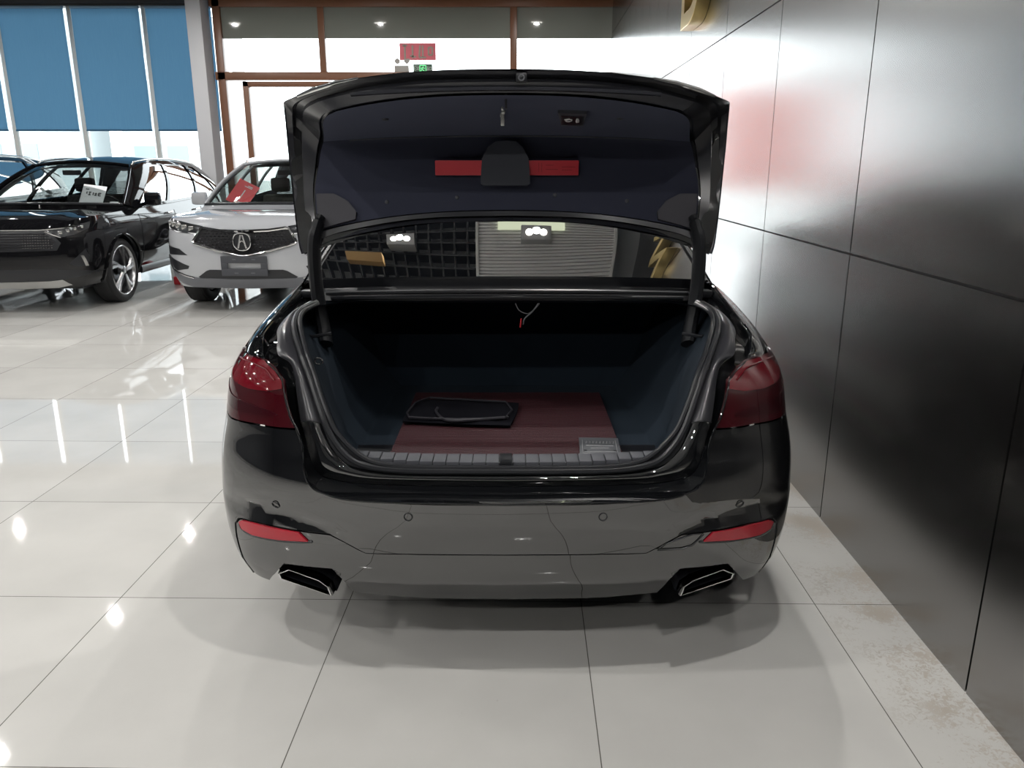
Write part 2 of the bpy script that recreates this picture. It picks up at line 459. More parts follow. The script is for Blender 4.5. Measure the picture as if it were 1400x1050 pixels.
m=MB(); m.box((ROOM_X0-.2,ROOM_Y0,0),(ROOM_X0,14.5,CEIL)); struct(m.build('wall_left',M('dark_left_wall',(.07,.072,.078),.5)),'plain dark wall far left outside the picture','wall')

# --- glass front, entrance part (bronze frame)
YF=13.3
def frame_boxes(lst):
    m=MB()
    for lo,hi in lst: m.box(lo,hi,.006)
    return m
w1=link('window_1',None); w1.location=(-1.5,YF,2.9); struct(w1,'bronze framed transom windows over the entrance','window')
def loc(o,root):                                       # geometry was written in world space
    o.parent=root; o.matrix_parent_inverse=Matrix.Translation(-root.location); return o
fr=frame_boxes([((-4.68,YF-.06,3.88),(1.62,YF+.06,4.06)),((-4.68,YF-.06,2.82),(1.62,YF+.06,2.94)),
                ((-4.64,YF-.06,0),(-4.52,YF+.06,4.0)),((-3.02,YF-.05,2.9),(-2.92,YF+.05,3.95)),((-.03,YF-.05,2.9),(.08,YF+.05,3.95)),((1.56,YF-.06,0),(1.64,YF+.06,4.0))])
loc(fr.build('window_frame',WOOD),w1)
loc(box('pane',(-4.55,YF-.006,2.9),(1.58,YF+.006,3.9),WINGLASS,bev=0),w1)
m=MB()
for a,b in ((-4.52,-3.02),(-2.92,-.03),(.08,1.56)): m.box((a,YF-.012,3.43),(b,YF-.007,3.88))
loc(m.build('privacy_film',FILM),w1)
d1=link('door_1',None); d1.location=(-1.5,YF,0); struct(d1,'glazed bronze entrance doors under the transom','door')
loc(frame_boxes([((-4.26,YF-.06,0),(-4.17,YF+.06,2.80)),((-4.26,YF-.06,2.72),(-1.9,YF+.06,2.80)),((-2.0,YF-.06,0),(-1.9,YF+.06,2.8)),((.1,YF-.06,0),(.2,YF+.06,2.82)),
      ((-4.2,YF-.05,0),(-1.95,YF+.05,.12)),((-3.12,YF-.05,.1),(-3.04,YF+.05,2.75)),((.15,YF-.05,0),(1.6,YF+.05,.12)),((-4.55,YF-.05,0),(-4.2,YF+.05,.12))]).build('door_frame',WOOD),d1)
loc(box('pane',(-4.55,YF-.006,.1),(1.58,YF+.006,2.84),WINGLASS,bev=0),d1)
for x in (-3.2,-2.96):
    m=MB(); m.tube([(x,YF-.1,.9),(x,YF-.1,1.5)],.016)
    for z in (.95,1.45): m.tube([(x,YF-.1,z),(x,YF-.03,z)],.01)
    loc(m.build('door_handle',STEEL),d1)

d2=link('door_2',None); d2.location=(-.9,YF,0); struct(d2,'entrance door leaves covered with orange red festive film','door')
OR=bpy.data.materials.new('orange_film'); OR.use_nodes=True; n_=OR.node_tree.nodes; l_=OR.node_tree.links; n_.clear()
a=n_.new('ShaderNodeBsdfTranslucent'); a.inputs[0].default_value=(.95,.27,.09,1); b=n_.new('ShaderNodeBsdfDiffuse'); b.inputs[0].default_value=(.6,.12,.06,1); x=n_.new('ShaderNodeMixShader'); x.inputs[0].default_value=.2; o=n_.new('ShaderNodeOutputMaterial')
l_.new(a.outputs[0],x.inputs[1]); l_.new(b.outputs[0],x.inputs[2]); l_.new(x.outputs[0],o.inputs[0])
for xa,xb in ((-1.86,-.93),(-.87,.06)): loc(box('door_film',(xa,YF-.016,1.15),(xb,YF-.010,2.72),OR,bev=0),d2)
# --- glass front, blind part (set back)
YB=14.25
w2=link('window_2',None); w2.location=(-8,YB,0); struct(w2,'tall glazing behind the blue roller blinds','window')
mull=[-9.83,-8.60,-7.39,-6.145,-4.9]
fb=[((x-.035,YB+.02,0),(x+.035,YB+.12,4.2)) for x in mull]+[((ROOM_X0,YB+.02,0),(-4.65,YB+.12,.12)),((ROOM_X0,YB+.02,.0),(-4.65,YB+.1,.06))]
loc(frame_boxes(fb).build('window_frame',M('aluminium_frame',(.72,.74,.72),.4)),w2)
loc(box('pane',(ROOM_X0,YB+.07,.1),(-4.65,YB+.08,4.2),WINGLASS,bev=0),w2)
m=MB(); m.box((ROOM_X0,YB-.05,4.07),(-4.64,YB+.2,CEIL)); m.box((ROOM_X0,YB-.12,4.10),(-4.64,YB-.06,4.22))
struct(m.build('trim_1',M('dark_bulkhead',(.05,.05,.055),.5)),'dark bulkhead and rail over the blinds','trim')
m=MB(); m.box((-4.66,YF+.05,0),(-4.62,YB+.3,CEIL)); struct(m.build('wall_return',WHITEW),'short white return wall beside the entrance','wall')
m=MB(); m.box((-4.72,YF-.06,4.06),(wx(13.3),YF+.1,CEIL)); struct(m.build('wall_front',WHITEW),'white wall strip over the entrance glazing','wall')

bl=[(-9.77,-8.68),(-8.545,-7.455),(-7.33,-6.20),(-6.09,-5.0),(-4.97,-4.68)]
lab=['blue roller blind at the far left edge of the glass front','blue roller blind second from the left with a faint smear','blue roller blind between two bright gaps, third from left','blue roller blind partly hidden behind the white column','narrow strip of blue blind right of the white column']
for (a,b),lb in zip(bl,lab):
    t=thing('roller_blind',lb,'blind',((a+b)/2,YB-.02,2.11),0,'blue roller blinds')
    w=(b-a)/2; P=[]
    for i in range(9):
        z=1.92*i/8; P.append([(x,.004*math.sin(z*4+x*9),z) for x in [-w+2*w*k/6 for k in range(7)]])
    m=MB(); m.grid(P); m.build('fabric',BLIND,t,recalc=False)
    m=MB(); m.box((-w,-.012,-.02),(w,.012,.008),.004); m.build('bottom_bar',BLIND,t)
    m=MB(); m.tube([(-w,0,1.945),(w,0,1.945)],.028,12); m.build('roller',M('blind_roller',(.30,.45,.6),.4),t)

# --- column
m=MB(); m.box((-4.945,12.97,0),(-4.715,13.33,CEIL),.01)
struct(m.build('column',COLP),'square pale grey column in front of the blinds','column')

# --- signs on the entrance glass
t=thing('door_notice','pink red rectangular notice with grey characters on the transom glass','sign',(-1.48,YF-.015,3.24))
PINK=M('pink_notice',(.75,.16,.20),.5); NOTE=M('notice_ink',(.42,.36,.30),.6)
m=MB(); m.box((-.285,-.003,-.125),(.285,.003,.125)); m.build('sheet',PINK,t)
def strokes(name,segs,y,wd,mat,parent,th=.003):
    m=MB()
    for x0,z0,x1,z1 in segs:
        d=V((x1-x0,0,z1-z0)); L=d.length; d/=L; nx=V((-d.z,0,d.x))*wd/2
        a=V((x0,y,z0)); b=V((x1,y,z1))
        q=[a-nx,b-nx,b+nx,a+nx]
        m.prism(q,(0,-th,0),(0,th,0))
    return m.build(name,mat,parent,False,None)
strokes('lettering',[(-.2,-.1,-.2,.09),(-.235,.09,-.165,.09),(-.08,-.1,-.08,.09),(-.12,-.06,-.03,-.08),(.02,-.08,.04,.09),(.08,-.08,.08,.09),(.02,-.085,.13,-.085),(.17,-.05,.17,.06),(.23,-.05,.23,.06),(.17,.06,.23,.06),(.17,-.05,.23,-.05)],-.005,.026,NOTE,t)
t=thing('exit_sign','green emergency exit sign with running figure over the entrance','sign',(-1.405,YF-.03,2.99))
m=MB(); m.box((-.15,-.012,-.085),(.15,.012,.065),.004); m.build('housing',M('exit_green',(.055,.11,.07),.4),t)
EXG=emis('exit_glow',(.25,1.0,.40),1.1); EXW=M('exit_letter',(.55,.62,.55),.5)
strokes('running_figure',[(-.045,-.06,-.045,.045),(.05,-.06,.05,.045),(-.045,.045,.05,.045),(.0,.02,-.015,-.015),(-.015,-.015,-.035,-.05),(-.015,-.015,.02,-.03),(.02,-.03,.02,-.055),(0,.015,.03,0),(0,.015,-.028,.0),(.008,.03,.012,.038)],-.014,.012,EXG,t)
strokes('lettering',[(-.13,-.025,-.13,.025),(-.13,.025,-.108,.025),(-.13,0,-.112,0),(-.13,-.025,-.108,-.025),(-.098,-.025,-.076,.025),(-.098,.025,-.076,-.025),(-.064,-.025,-.064,.025),
  (.066,.025,.088,.025),(.077,.025,.077,-.025),(.066,0,.066,-.025),(.088,0,.088,-.025),(.066,-.025,.088,-.025),(.102,.02,.135,.02),(.102,-.022,.135,-.022),(.102,.02,.102,-.022),(.135,.02,.135,-.022)],-.014,.007,EXW,t)
GS=M('grey_sticker',(.42,.40,.37),.6)
m=MB(); m.box((-.115,-.003,-.09),(.115,.003,.065)); tag(m.build('notice_sheet',GS),'pale grey blank sheet on the glass left of the exit sign','sign').location=(-1.74,YF-.02,2.97)
m=MB(); m.lathe([(-.003,0.0001),(-.003,.042),(.003,.042),(.003,.0001)],(0,0,0),1,24); tag(m.build('round_sticker',GS),'small round grey sticker on the transom glass','sticker').location=(-1.805,YF-.02,3.10)
m=MB(); m.prism([(-.045,0,.035),(.045,0,.035),(.045,0,-.005),(0,0,-.05),(-.045,0,-.005)],(0,-.003,0),(0,.003,0)); tag(m.build('shield_sticker',GS,None,False,None),'small shield shaped grey sticker beneath the pink notice','sticker').location=(-1.655,YF-.02,3.10)

# --- gold letters on the metal wall
def gold_letter(ch,y,z,h,label):
    cu=bpy.data.curves.new('letter','FONT'); cu.body=ch; cu.size=h/.72; cu.extrude=.045; cu.bevel_depth=.004; cu.align_x='CENTER'
    tmp=bpy.data.objects.new('tmp',cu); COL.objects.link(tmp)
    dg=bpy.context.evaluated_depsgraph_get(); me=bpy.data.meshes.new_from_object(tmp.evaluated_get(dg)); bpy.data.objects.remove(tmp)
    me.materials.clear(); me.materials.append(GOLD)
    o=link('wall_letter',me); o.location=(wx(y)-.05,y,z); o.rotation_euler=(math.pi/2,0,-math.pi/2-.0193)
    return tag(o,label,'letter','gold letters on the metal wall')
gold_letter('D',6.42,2.54,.80,'raised gold letter mounted high on the metal wall, nearest the entrance')
gold_letter('W',4.62,3.08,.42,'raised gold zigzag letter on the metal wall above the sedan')

# --- ceiling: black open grid, white slatted panel, lamps
m=MB()
gx0,gx1,gy0,gy1=-8.0,-.35,2.5,11.0
x=gx0
while x<=gx1+.01: m.box((x-.009,gy0,4.12),(x+.009,gy1,4.22)); x+=.135
y=gy0
while y<=gy1+.01: m.box((gx0,y-.009,4.115),(gx1,y+.009,4.225)); y+=.135
tag(m.build('ceiling_grid',LATT,None,False,None),'black open lattice grid hung below the dark ceiling','ceiling grid')
m=MB(); 
sx0,sx1,sy0,sy1=-.32,1.05,2.6,7.6
y=sy0
while y<sy1: m.box((sx0,y,4.06),(sx1,y+.024,4.09)); y+=.034
pn=thing('slat_ceiling_panel','white slatted ceiling panel over the sedan','ceiling panel',(0,0,0))
m.build('slats',SLATM,pn,False,None)
box('edge_frame',(sx0-.03,sy0-.03,4.04),(sx0,sy1,4.12),SLATM,pn); box('edge_frame',(sx1,sy0-.03,4.04),(sx1+.03,sy1,4.12),SLATM,pn)
box('backing',(sx0,sy0,4.105),(sx1,sy1,4.12),M('slat_backing',(.06,.06,.058),.8),pn,0)
t=thing('pendant_bar','warm wooden bar lamp hung under the ceiling grid','lamp',(-1.5,4.97,3.9))
box('bar',(-.2,-.05,-.03),(.2,.05,.03),M('warm_wood',(.55,.33,.12),.5),t)
for sx in (-.16,.16):
    m=MB(); m.tube([(sx,0,.03),(sx,0,.23)],.006,6); m.build('cord',BLACKPL,t)

tag(box('ceiling_light_panel',(-.13,5.43,4.035),(.53,5.85,4.058),emis('pale_light_panel',(.93,1.0,.72),1.3),None,.002),'pale yellow lit panel under the white slatted ceiling panel','lamp')
DLH=M('downlight_housing',(.6,.6,.6),.4)
def lamp_proto():
    t=thing('ceiling_downlight','twin spot ceiling downlight among the black grid','lamp',(0,0,0),0,'ceiling downlights')
    m=MB(); m.box((-.15,-.08,0),(.15,.08,.12),.01); m.build('housing',DLH,t)
    for sx in (-.07,.07):
        m=MB(); m.lathe([(-.006,.0001),(-.006,.032),(0,.034)],(sx,0,0),2,20)
        m.build('lens',LENS,t)
    return t
def dup(root):
    r=root.copy(); COL.objects.link(r)
    for ch in list(root.children):
        c=ch.copy(); COL.objects.link(c); c.parent=r
    return r
POS=[]
for x in (-10.4,-7.7,-5.0,-2.3,.45):
    for y in (-3.2,-.8,1.6,4.0,6.4,8.8,11.2): POS.append((x,y))
proto=lamp_proto(); first=True
ROWN={-10.4:'farthest from',-7.7:'second farthest from',-5.0:'midway from',-2.3:'second nearest to',.45:'nearest to'}
COLN={-5.6:'behind the photographer by the back wall',-3.2:'behind the photographer',-.8:'just behind the photographer',1.6:'level with the sedan tail',4.0:'above the sedan cabin',6.4:'above the sedan bonnet',8.8:'over the parked cars',11.2:'near the glass front'}
for x,y in POS:
    x0_,y0_=x,y
    o=proto if first else dup(proto); first=False
    x+=random.uniform(-.1,.1); y+=random.uniform(-.15,.15)
    if abs(x+2.3)<.2 and 3.5<y<4.5: x,y=-1.12,5.30
    if abs(x-.45)<.2 and 6<y<7: x,y=.24,5.36
    o.location=(x,y,4.0); o.rotation_euler=(0,0,0)
    o['label']='twin spot ceiling downlight, %s the metal wall, %s'%(ROWN[x0_],COLN[y0_])
    ld=bpy.data.lights.new('lamp_light','AREA'); ld.shape='DISK'; ld.size=.07; ld.energy=POWER; ld.color=(1,.98,.95)
    lo=bpy.data.objects.new('lamp_light',ld); COL.objects.link(lo); lo.location=(o.location.x,o.location.y,3.975); lo.parent=None
# ================================================================== THE BLACK SEDAN, boot open
XC,Y0=-.018,2.04
KA=[(0,0,0),(.2,.25,.006),(.4,.5,.028),(.6,.72,.075),(.75,.86,.145),(.85,.93,.22),(1.0,.975,.34),(1.2,.995,.53),(1.4,1.0,.73)]
KB=[(0,0,0),(.2,.25,.01),(.4,.5,.05),(.6,.70,.12),(.75,.84,.2),(.9,.93,.32),(1.05,.975,.46),(1.2,.995,.6),(1.4,1.0,.8)]
WB=[(.2,.86),(.26,.895),(.30,.912),(.36,.928),(.42,.938),(.5,.941),(.58,.937),(.66,.929),(.74,.912),(.82,.892),(.88,.880),(.92,.857),(.96,.826),(1.0,.79),(1.06,.73)]
PA=[(.2,.12),(.26,.075),(.32,.035),(.42,.012),(.52,0),(.6,0),(.66,.012),(.72,.035),(.8,.05),(.9,.085),(.95,.12),(1.02,.2)]
PB=[(.2,.1),(.3,.03),(.45,0),(.6,0),(.75,.08),(.9,.3)]
RISE=[(.95,0),(1.43,.055),(2.0,.085),(3.0,.10),(4.6,.06),(5.2,0)]
S0=Shell(4.93,WB,PA,PB,KA,KB,rise=RISE)
def gauss(x,s): return math.exp(-(x/s)**2)
SEAM_L=[(0,.421),(.237,.419),(.346,.415),(.40,.451),(.438,.471),(.5,.474),(.643,.482),(.70,.479)]
def body(t,z):
    "outer skin with the pressed-in ledge over the rear reflectors"
    p=S0(t,z); a=abs(t)
    zc=interp([(.35,.468),(.45,.492),(.6,.525),(.7,.526),(.78,.512)],a)
    k=max(0,min(1,(a-.36)/.12))*max(0,min(1,(.86-a)/.10))
    d=.016*k*gauss(z-zc,.022)
    # shallow crease over the lower valance
    d+=.006*max(0,min(1,(.5-a)/.1))*gauss(z-.400,.010)
    d+=.010*max(0,min(1,(.30-a)/.14))*gauss(z-.285,.010)
    n=.45 if a<.6 else .7
    return (p[0]*(1-d*.5*min(1,a)), p[1]+d, p[2])
car=thing('sedan','black four door saloon in the middle with its boot lid raised','car',(XC,Y0,0))
def sym(pts):                               # right half listed from centre outwards -> closed symmetric loop
    return pts+[(-a,b) for a,b in reversed(pts) if abs(a)>1e-6]

# ---- bumper cover, lower valance
top=[(.0,.580),(.161,.580),(.301,.582),(.42,.591),(.46,.607),(.49,.63),(.506,.67),(.522,.73),(.549,.772),(.61,.772),(.69,.774),(.76,.772),(.813,.769),(.9,.771),(1.0,.775),(1.10,.78)]
side=[(1.30,.74),(1.33,.68)]
arc=[]
RC=(1.105,.345); RR=.385
def arch_pts(cy,z0,z1,rear=True):
    out=[]
    for k in range(0,19):
        a=math.pi*k/18
        out.append((cy+RR*math.cos(a),.345+RR*math.sin(a)))
    return out
def tz(y,z): return S0.t_at(y,z)
edge=[(tz(1.105-RR*math.cos(a),.345+RR*math.sin(a)),.345+RR*math.sin(a)) for a in [math.radians(d) for d in (62,50,38,26,14,4,-8,-16)]]
seam=[(0,.4235),(.237,.4215),(.346,.4175),(.40,.4535),(.438,.4735),(.5,.4765),(.643,.4845),(.70,.482),(.735,.480),(.757,.473),(.781,.449),(.793,.394),(.811,.315),(.806,.252)]
bump=top+[(1.22,.76)]+edge+[(1.0,.235),(.9,.24)]+seam[::-1]
patch('bumper',sym(bump),body,BLACK,car,step=.022,thick=.006,sign=1)
seam2=[(0,.418),(.237,.416),(.346,.412),(.40,.448),(.438,.468),(.5,.471),(.643,.479),(.70,.4765),(.730,.4745),(.750,.468),(.774,.447),(.786,.394),(.803,.315),(.797,.250)]
bot=[(.72,.250),(.655,.300),(.603,.349),(.45,.350),(.43,.305),(.425,.232),(.271,.222),(0,.222)]
patch('valance',sym(seam2+bot)[:],body,BLACK,car,step=.022,thick=.010,off=-.002)
m=MB(); 
P=[V(body(t,z)) for t,z in seam]; P=P[::-1]
Q=[V((-p.x,p.y,p.z)) for p in P]
m.tube([p+V((0,.006,0)) for p in P]+[p+V((0,.006,0)) for p in Q[::-1][1:]],.0045,6); m.build('valance_gap',RUBBER,car)
# dark inside of the bumper around the tail pipes and under the floor
m=MB(); m.box((-.80,.30,.23),(.80,.45,.60)); m.box((-.76,.4,.19),(.76,4.4,.235)); m.build('underbody',BLACKPL,car)
# reflectors, sensors, tow cover
for s in (1,-1):
    ol=[(s*a,b) for a,b in [(.752,.462),(.735,.472),(.687,.476),(.60,.4745),(.527,.471),(.502,.4435),(.522,.442),(.599,.436),(.696,.433),(.742,.441)]]
    patch('reflector',ol,body,REFLR,car,step=.02,off=.003,thick=.006)
    m=MB(); lp=[V(body(t,z))+V((0,.002,0)) for t,z in [(s*a,b) for a,b in [(.752,.456),(.742,.438),(.696,.429),(.599,.432),(.522,.438),(.49,.4425)]]]
    m.tube(catmull(lp,4),.0045,6); m.build('reflector_shadow_gap',RUBBER,car)
for t in (-.596,-.235,.235,.61):
    z=.543 if abs(t)<.5 else .549
    c=V(body(t,z)); n=mapn(body,t,z,1)
    e1=n.cross(V((0,0,1))).normalized(); e2=n.cross(e1)
    m=MB(); m.tube([c+n*.0012+e1*.0115*math.cos(2*math.pi*k/20)+e2*.0115*math.sin(2*math.pi*k/20) for k in range(20)],.0016,6,closed=True)
    m.build('parking_sensor',RUBBER,car)
lp=[V(body(t,z))+V((0,-.001,0)) for t,z in [(.47,.470),(.395,.445),(.375,.425),(.44,.424),(.47,.432),(.50,.468)]]
m=MB(); m.tube(lp,.0018,5,closed=True); m.build('tow_eye_cover',RUBBER,car)

# ---- tail lamps
TL=[(.549,.779),(.556,.789),(.584,.843),(.603,.889),(.616,.91),(.669,.938),(.724,.955),(.781,.957),(.855,.956),(.93,.950),(1.02,.944),(1.10,.935),(1.20,.918),(1.13,.872),(1.05,.83),(.97,.795),(.9,.780),(.813,.776),(.69,.780),(.607,.778)]
UR=[(.947,.903),(.90,.93),(.86,.952),(.79,.953),(.728,.951),(.672,.934),(.62,.905),(.609,.885),(.66,.875),(.74,.874),(.85,.885)]
LD=[(1.0,.865),(.93,.85),(.84,.842),(.72,.833),(.643,.822),(.612,.812),(.64,.806),(.72,.806),(.80,.803),(.9,.812),(1.0,.83),(1.06,.85)]
for s in (1,-1):
    lamp=patch('tail_lamp',[(s*a,b) for a,b in TL],S0,TAIL,car,step=.02,off=.003,thick=.008)
    patch('upper_band',[(s*a,b) for a,b in UR],S0,TAILB,lamp,step=.02,off=.0055,thick=.004)
    patch('lower_band',[(s*a,b) for a,b in LD],S0,TAILD,lamp,step=.02,off=.0055,thick=.004)
    m=MB(); m.tube([V(S0(s*t,z))+V((s*.004,-.008,0)) for t,z in [(.93,.94),(.86,.944),(.76,.944),(.70,.936),(.645,.91)]],.003,6); m.build('light_bar',TAILB,lamp)

# ---- body sides (one mesh left + right), wheel openings
T1=S0.T
def ztop(t): return .957+interp(RISE,t)
FC=4.08
up=[(t,ztop(t)) for t in [1.14,1.2,1.3,1.43,1.6,1.8,2.1,2.5,3,3.5,4,4.4,4.8,5.1]]
up=[(t,z) for t,z in up if t<T1-1.3]
tf=T1-1.3; 
up+= [(tf,.95),(tf+.3,.93),(tf+.7,.88),(T1-.35,.80),(T1,.76)]
lowr=[(T1,.25),(T1-.6,.22),(T1-1.0,.22)]
def arch(cy):
    out=[]
    for k in range(25):
        a=math.radians(-20+220*k/24); z=.345+RR*math.sin(a); y=cy+RR*math.cos(a)
        if z>.215: out.append((tz(y,z),z))
    return out
fa=arch(FC); ra=arch(1.105)
# rear arch only the part ahead of the bumper joint
rr=[(tz(1.105+RR*math.cos(math.radians(d)),.345+RR*math.sin(math.radians(d))),.345+RR*math.sin(math.radians(d))) for d in (-18,0,15,30,45,60,75,90,105,117)]
out=[(1.235,.762),(1.12,.785),(1.0,.782)]
out=[(1.225,.765),(1.115,.786),(1.06,.83),(1.14,.872),(1.21,.918),(1.13,.936)]+up+lowr+fa+[(tz(FC-RR-.1,.21),.21),(tz(1.105+RR+.05,.21),.21)]+rr
m=MB(); patch_into(m,out,S0,step=.05,thick=.004,mirror=True)
m.build('body',BLACK,car,True,40,False)
for s in (1,-1):                                    # door shut lines, handles, sills
    m=MB()
    for y in (1.62,2.62,3.62):
        m.tube([V(S0(s*tz(y+(.25*(z-.4) if y<2 else .06*(z-.4)),z),z))+V((s*.0005,0,0)) for z in [.28+.07*k for k in range(11)]],.003,5)
    m.build('door_gap',RUBBER,car)
    for y in (1.86,2.86):
        m=MB(); m.tube([(s*.905,y,.845),(s*.93,y+.03,.85),(s*.93,y+.19,.855),(s*.905,y+.22,.855)],.012,8); m.build('door_handle',BLACK,car)
    m=MB(); m.tube([(s*.915,1.55,.235),(s*.925,2.6,.225),(s*.915,3.65,.235)],.035,8,flat=.6); m.build('side_skirt',BLACK,car)
# ---- strip from shoulder to boot gap
A=[(.701,.194,.953),(.734,.269,.955),(.756,.334,.987),(.764,.388,1.001),(.766,.48,1.018),(.762,.603,1.038),(.766,.75,1.058),(.772,.902,1.074)]
Ac=resample(catmull(A,6),40)
Bc=resample([V(S0(t,ztop(t)-.0005)) for t in [.724+.02*k for k in range(42)]],40)
P=[]
for j in range(9):
    v=j/8; row=[]
    for i in range(40):
        p=Ac[i].lerp(Bc[i],v); b=4*v*(1-v)*min(1,i/8)
        row.append(p+V((.004*b,0,.006*b)))
    P.append(row)
m=MB(); m.grid(P,flip=True); m.build('rear_wing',BLACK,car,True,60,False)
m=MB(); m.grid([mir(r) for r in P]); m.build('rear_wing',BLACK,car,True,60,False)

# ---- cabin
def rail(u): # roof rail, u 0 rear .. 1 front
    return V((interp([(0,.565),(.3,.598),(.7,.61),(1,.60)],u), lerp(1.62,3.02,u), interp([(0,1.405),(.3,1.438),(.7,1.435),(1,1.395)],u)))
def Rre(h):  # rear edge of the cabin side
    pts=[V(S0(1.55,ztop(1.55))),Ac[-1].copy(),V((.57,1.62,1.405))]
    if h<.18: return pts[0].lerp(pts[1],h/.18)
    q=(h-.18)/.82; p=pts[1].lerp(pts[2],q); return p+V((.02*math.sin(math.pi*q),0,.02*math.sin(math.pi*q)))
base=[V(S0(t,ztop(t)-.001)) for t in [1.55+.05*k for k in range(60)]]
base=[p for p in base if p.y<3.72]
def Rfr(h):
    a=base[-1]; b=rail(1); return a.lerp(b,h)+V((.03*math.sin(math.pi*h),0,.03*math.sin(math.pi*h)))
nu,nv=41,17
c0=resample(base,nu); c1=resample([rail(k/40) for k in range(41)],nu)
d0=[Rre(k/(nv-1)) for k in range(nv)]; d1=[Rfr(k/(nv-1)) for k in range(nv)]
GS_=coons(c0,c1,d0,d1)
def gside(u,h):
    x=max(0,min(1,u))*(nu-1); y=max(0,min(1,h))*(nv-1); i=min(int(x),nu-2); j=min(int(y),nv-2); a=x-i; b=y-j
    p=GS_[j][i].lerp(GS_[j][i+1],a).lerp(GS_[j+1][i].lerp(GS_[j+1][i+1],a),b)
    return p+V((.035*math.sin(math.pi*h)*math.sin(math.pi*min(1,max(0,u)))**.5,0,0))
P=[[gside(i/40,j/16) for i in range(41)] for j in range(17)]
m=MB(); m.grid(P); m.grid([mir(r) for r in P],flip=True); m.build('cabin_frame',BLACK,car,True,60,False)
for s in (1,-1):
    fn=(lambda u,h: gside(u,h)) if s>0 else (lambda u,h: V((-gside(u,h).x,gside(u,h).y,gside(u,h).z)))
    for ol in ([(.10,.17),(.42,.10),(.44,.90),(.30,.90),(.19,.55)],[(.46,.10),(.93,.10),(.80,.55),(.68,.90),(.47,.90)]):
        patch('side_window',ol,fn,TINTGLASS,car,step=.04,off=.004,thick=.002,sign=-1 if s>0 else 1)
    m=MB(); w=[(-1.0 if s<0 else 1.0)]
    m.tube([V((s*.82,3.38,1.03)),V((s*.98,3.34,1.05))],.022,8); m.box((min(s*.90,s*1.07),3.25,1.0),(max(s*.90,s*1.07),3.38,1.13),.035); m.build('door_mirror',BLACK,car)
# rear glass and roof
def rg(sx,h):
    e=Rre(.18+.82*h); a=abs(sx)
    cz=lerp(1.105,1.437,h); cy=lerp(.845,1.60,h)
    k=1-a**2.2
    ey=lerp(e.y+.02,e.y,h); ez=lerp(e.z+.005,e.z,h)
    return V((math.copysign(1,sx)*e.x*a if a>0 else 0., lerp(ey,cy,k), lerp(ez,cz,k)))
P=[[rg(-1+2*i/48,j/30) for i in range(49)] for j in range(31)]
m=MB(); m.grid(P,flip=True); m.build('rear_window',M('rear_window_glass',(.006,.007,.009),.0,0,5.5),car,True,None,False)
for s in (1,-1):
    m=MB(); m.tube([rg(s*.97,j/20)+V((0,-.004,.004)) for j in range(21)],.007,6); m.build('window_seal',RUBBER,car)
zr=[rail(k/20) for k in range(21)]
rc=[rg(-1+2*i/24,1) for i in range(25)]
hd=[]
for i in range(25):
    s=-1+2*i/24; e=rail(1); hd.append(V((e.x*s, e.y+.10*(1-s*s)*.8, e.z+.045*(1-s*s))))
P=coons(rc,hd,[V((-p.x,p.y,p.z)) for p in resample(zr,21)],resample(zr,21))
for j,row in enumerate(P):
    for i,p in enumerate(row): row[i]=p+V((0,0,.022*math.sin(math.pi*j/20)*(1-(2*i/24-1)**2)))
m=MB(); m.grid(P,flip=True); m.build('roof',BLACK,car,True,60,False)
# windscreen, bonnet, front
wb=[]
for i in range(25):
    s=-1+2*i/24; wb.append(V((s*base[-1].x*.97, base[-1].y+.28*(1-s*s), base[-1].z+.0)))
ap=[Rfr(k/12) for k in range(13)]
P=coons(wb,hd,[V((-p.x*.97-.0,p.y,p.z)) for p in ap],[V((p.x*.97,p.y,p.z)) for p in ap])
m=MB(); m.grid(P); m.build('windscreen',TINTGLASS,car,True,None,False)
sd=[V(S0(t,z)) for t,z in [(T1-1.3-.9+.1*k,ztop(T1-1.3-.9+.1*k)) for k in range(9)]]
sd=[p for p in sd if p.y>base[-1].y]
ft=[(tf,.95),(tf+.3,.93),(tf+.7,.88),(T1-.35,.80),(T1,.76)]
edge_s=[base[-1].copy()]+sd+[V(S0(*q)) for q in ft[:3]]
front=[V(S0(t,interp([(tf+.7,.88),(T1-.35,.80),(T1,.76)],min(t,T1)))) for t in [tf+.7+(T1-tf-.7)*k/12 for k in range(13)]]
nose=[V((-p.x,p.y,p.z)) for p in front]+front[::-1][1:]
es=resample(edge_s,15)
P=coons(wb,resample(nose,25),[V((-p.x,p.y,p.z)) for p in es],es)
for j,row in enumerate(P):
    for i,p in enumerate(row): row[i]=p+V((0,0,.05*math.sin(math.pi*j/14)*(1-abs(2*i/24-1)**3)))
m=MB(); m.grid(P); m.build('bonnet',BLACK,car,True,60,False)
for s in (1,-1):
    patch('headlamp',[(s*a,b) for a,b in [(T1-.98,.70),(T1-.45,.64),(T1-.42,.70),(T1-.7,.77),(T1-1.0,.78)]],S0,SMOKEGLASS,car,step=.05,off=.004,thick=.01)
    patch('kidney_grille',[(s*a,b) for a,b in [(T1-.03,.52),(T1-.33,.52),(T1-.35,.66),(T1-.3,.70),(T1-.03,.70)]],S0,CHROME,car,step=.05,off=.004,thick=.01)

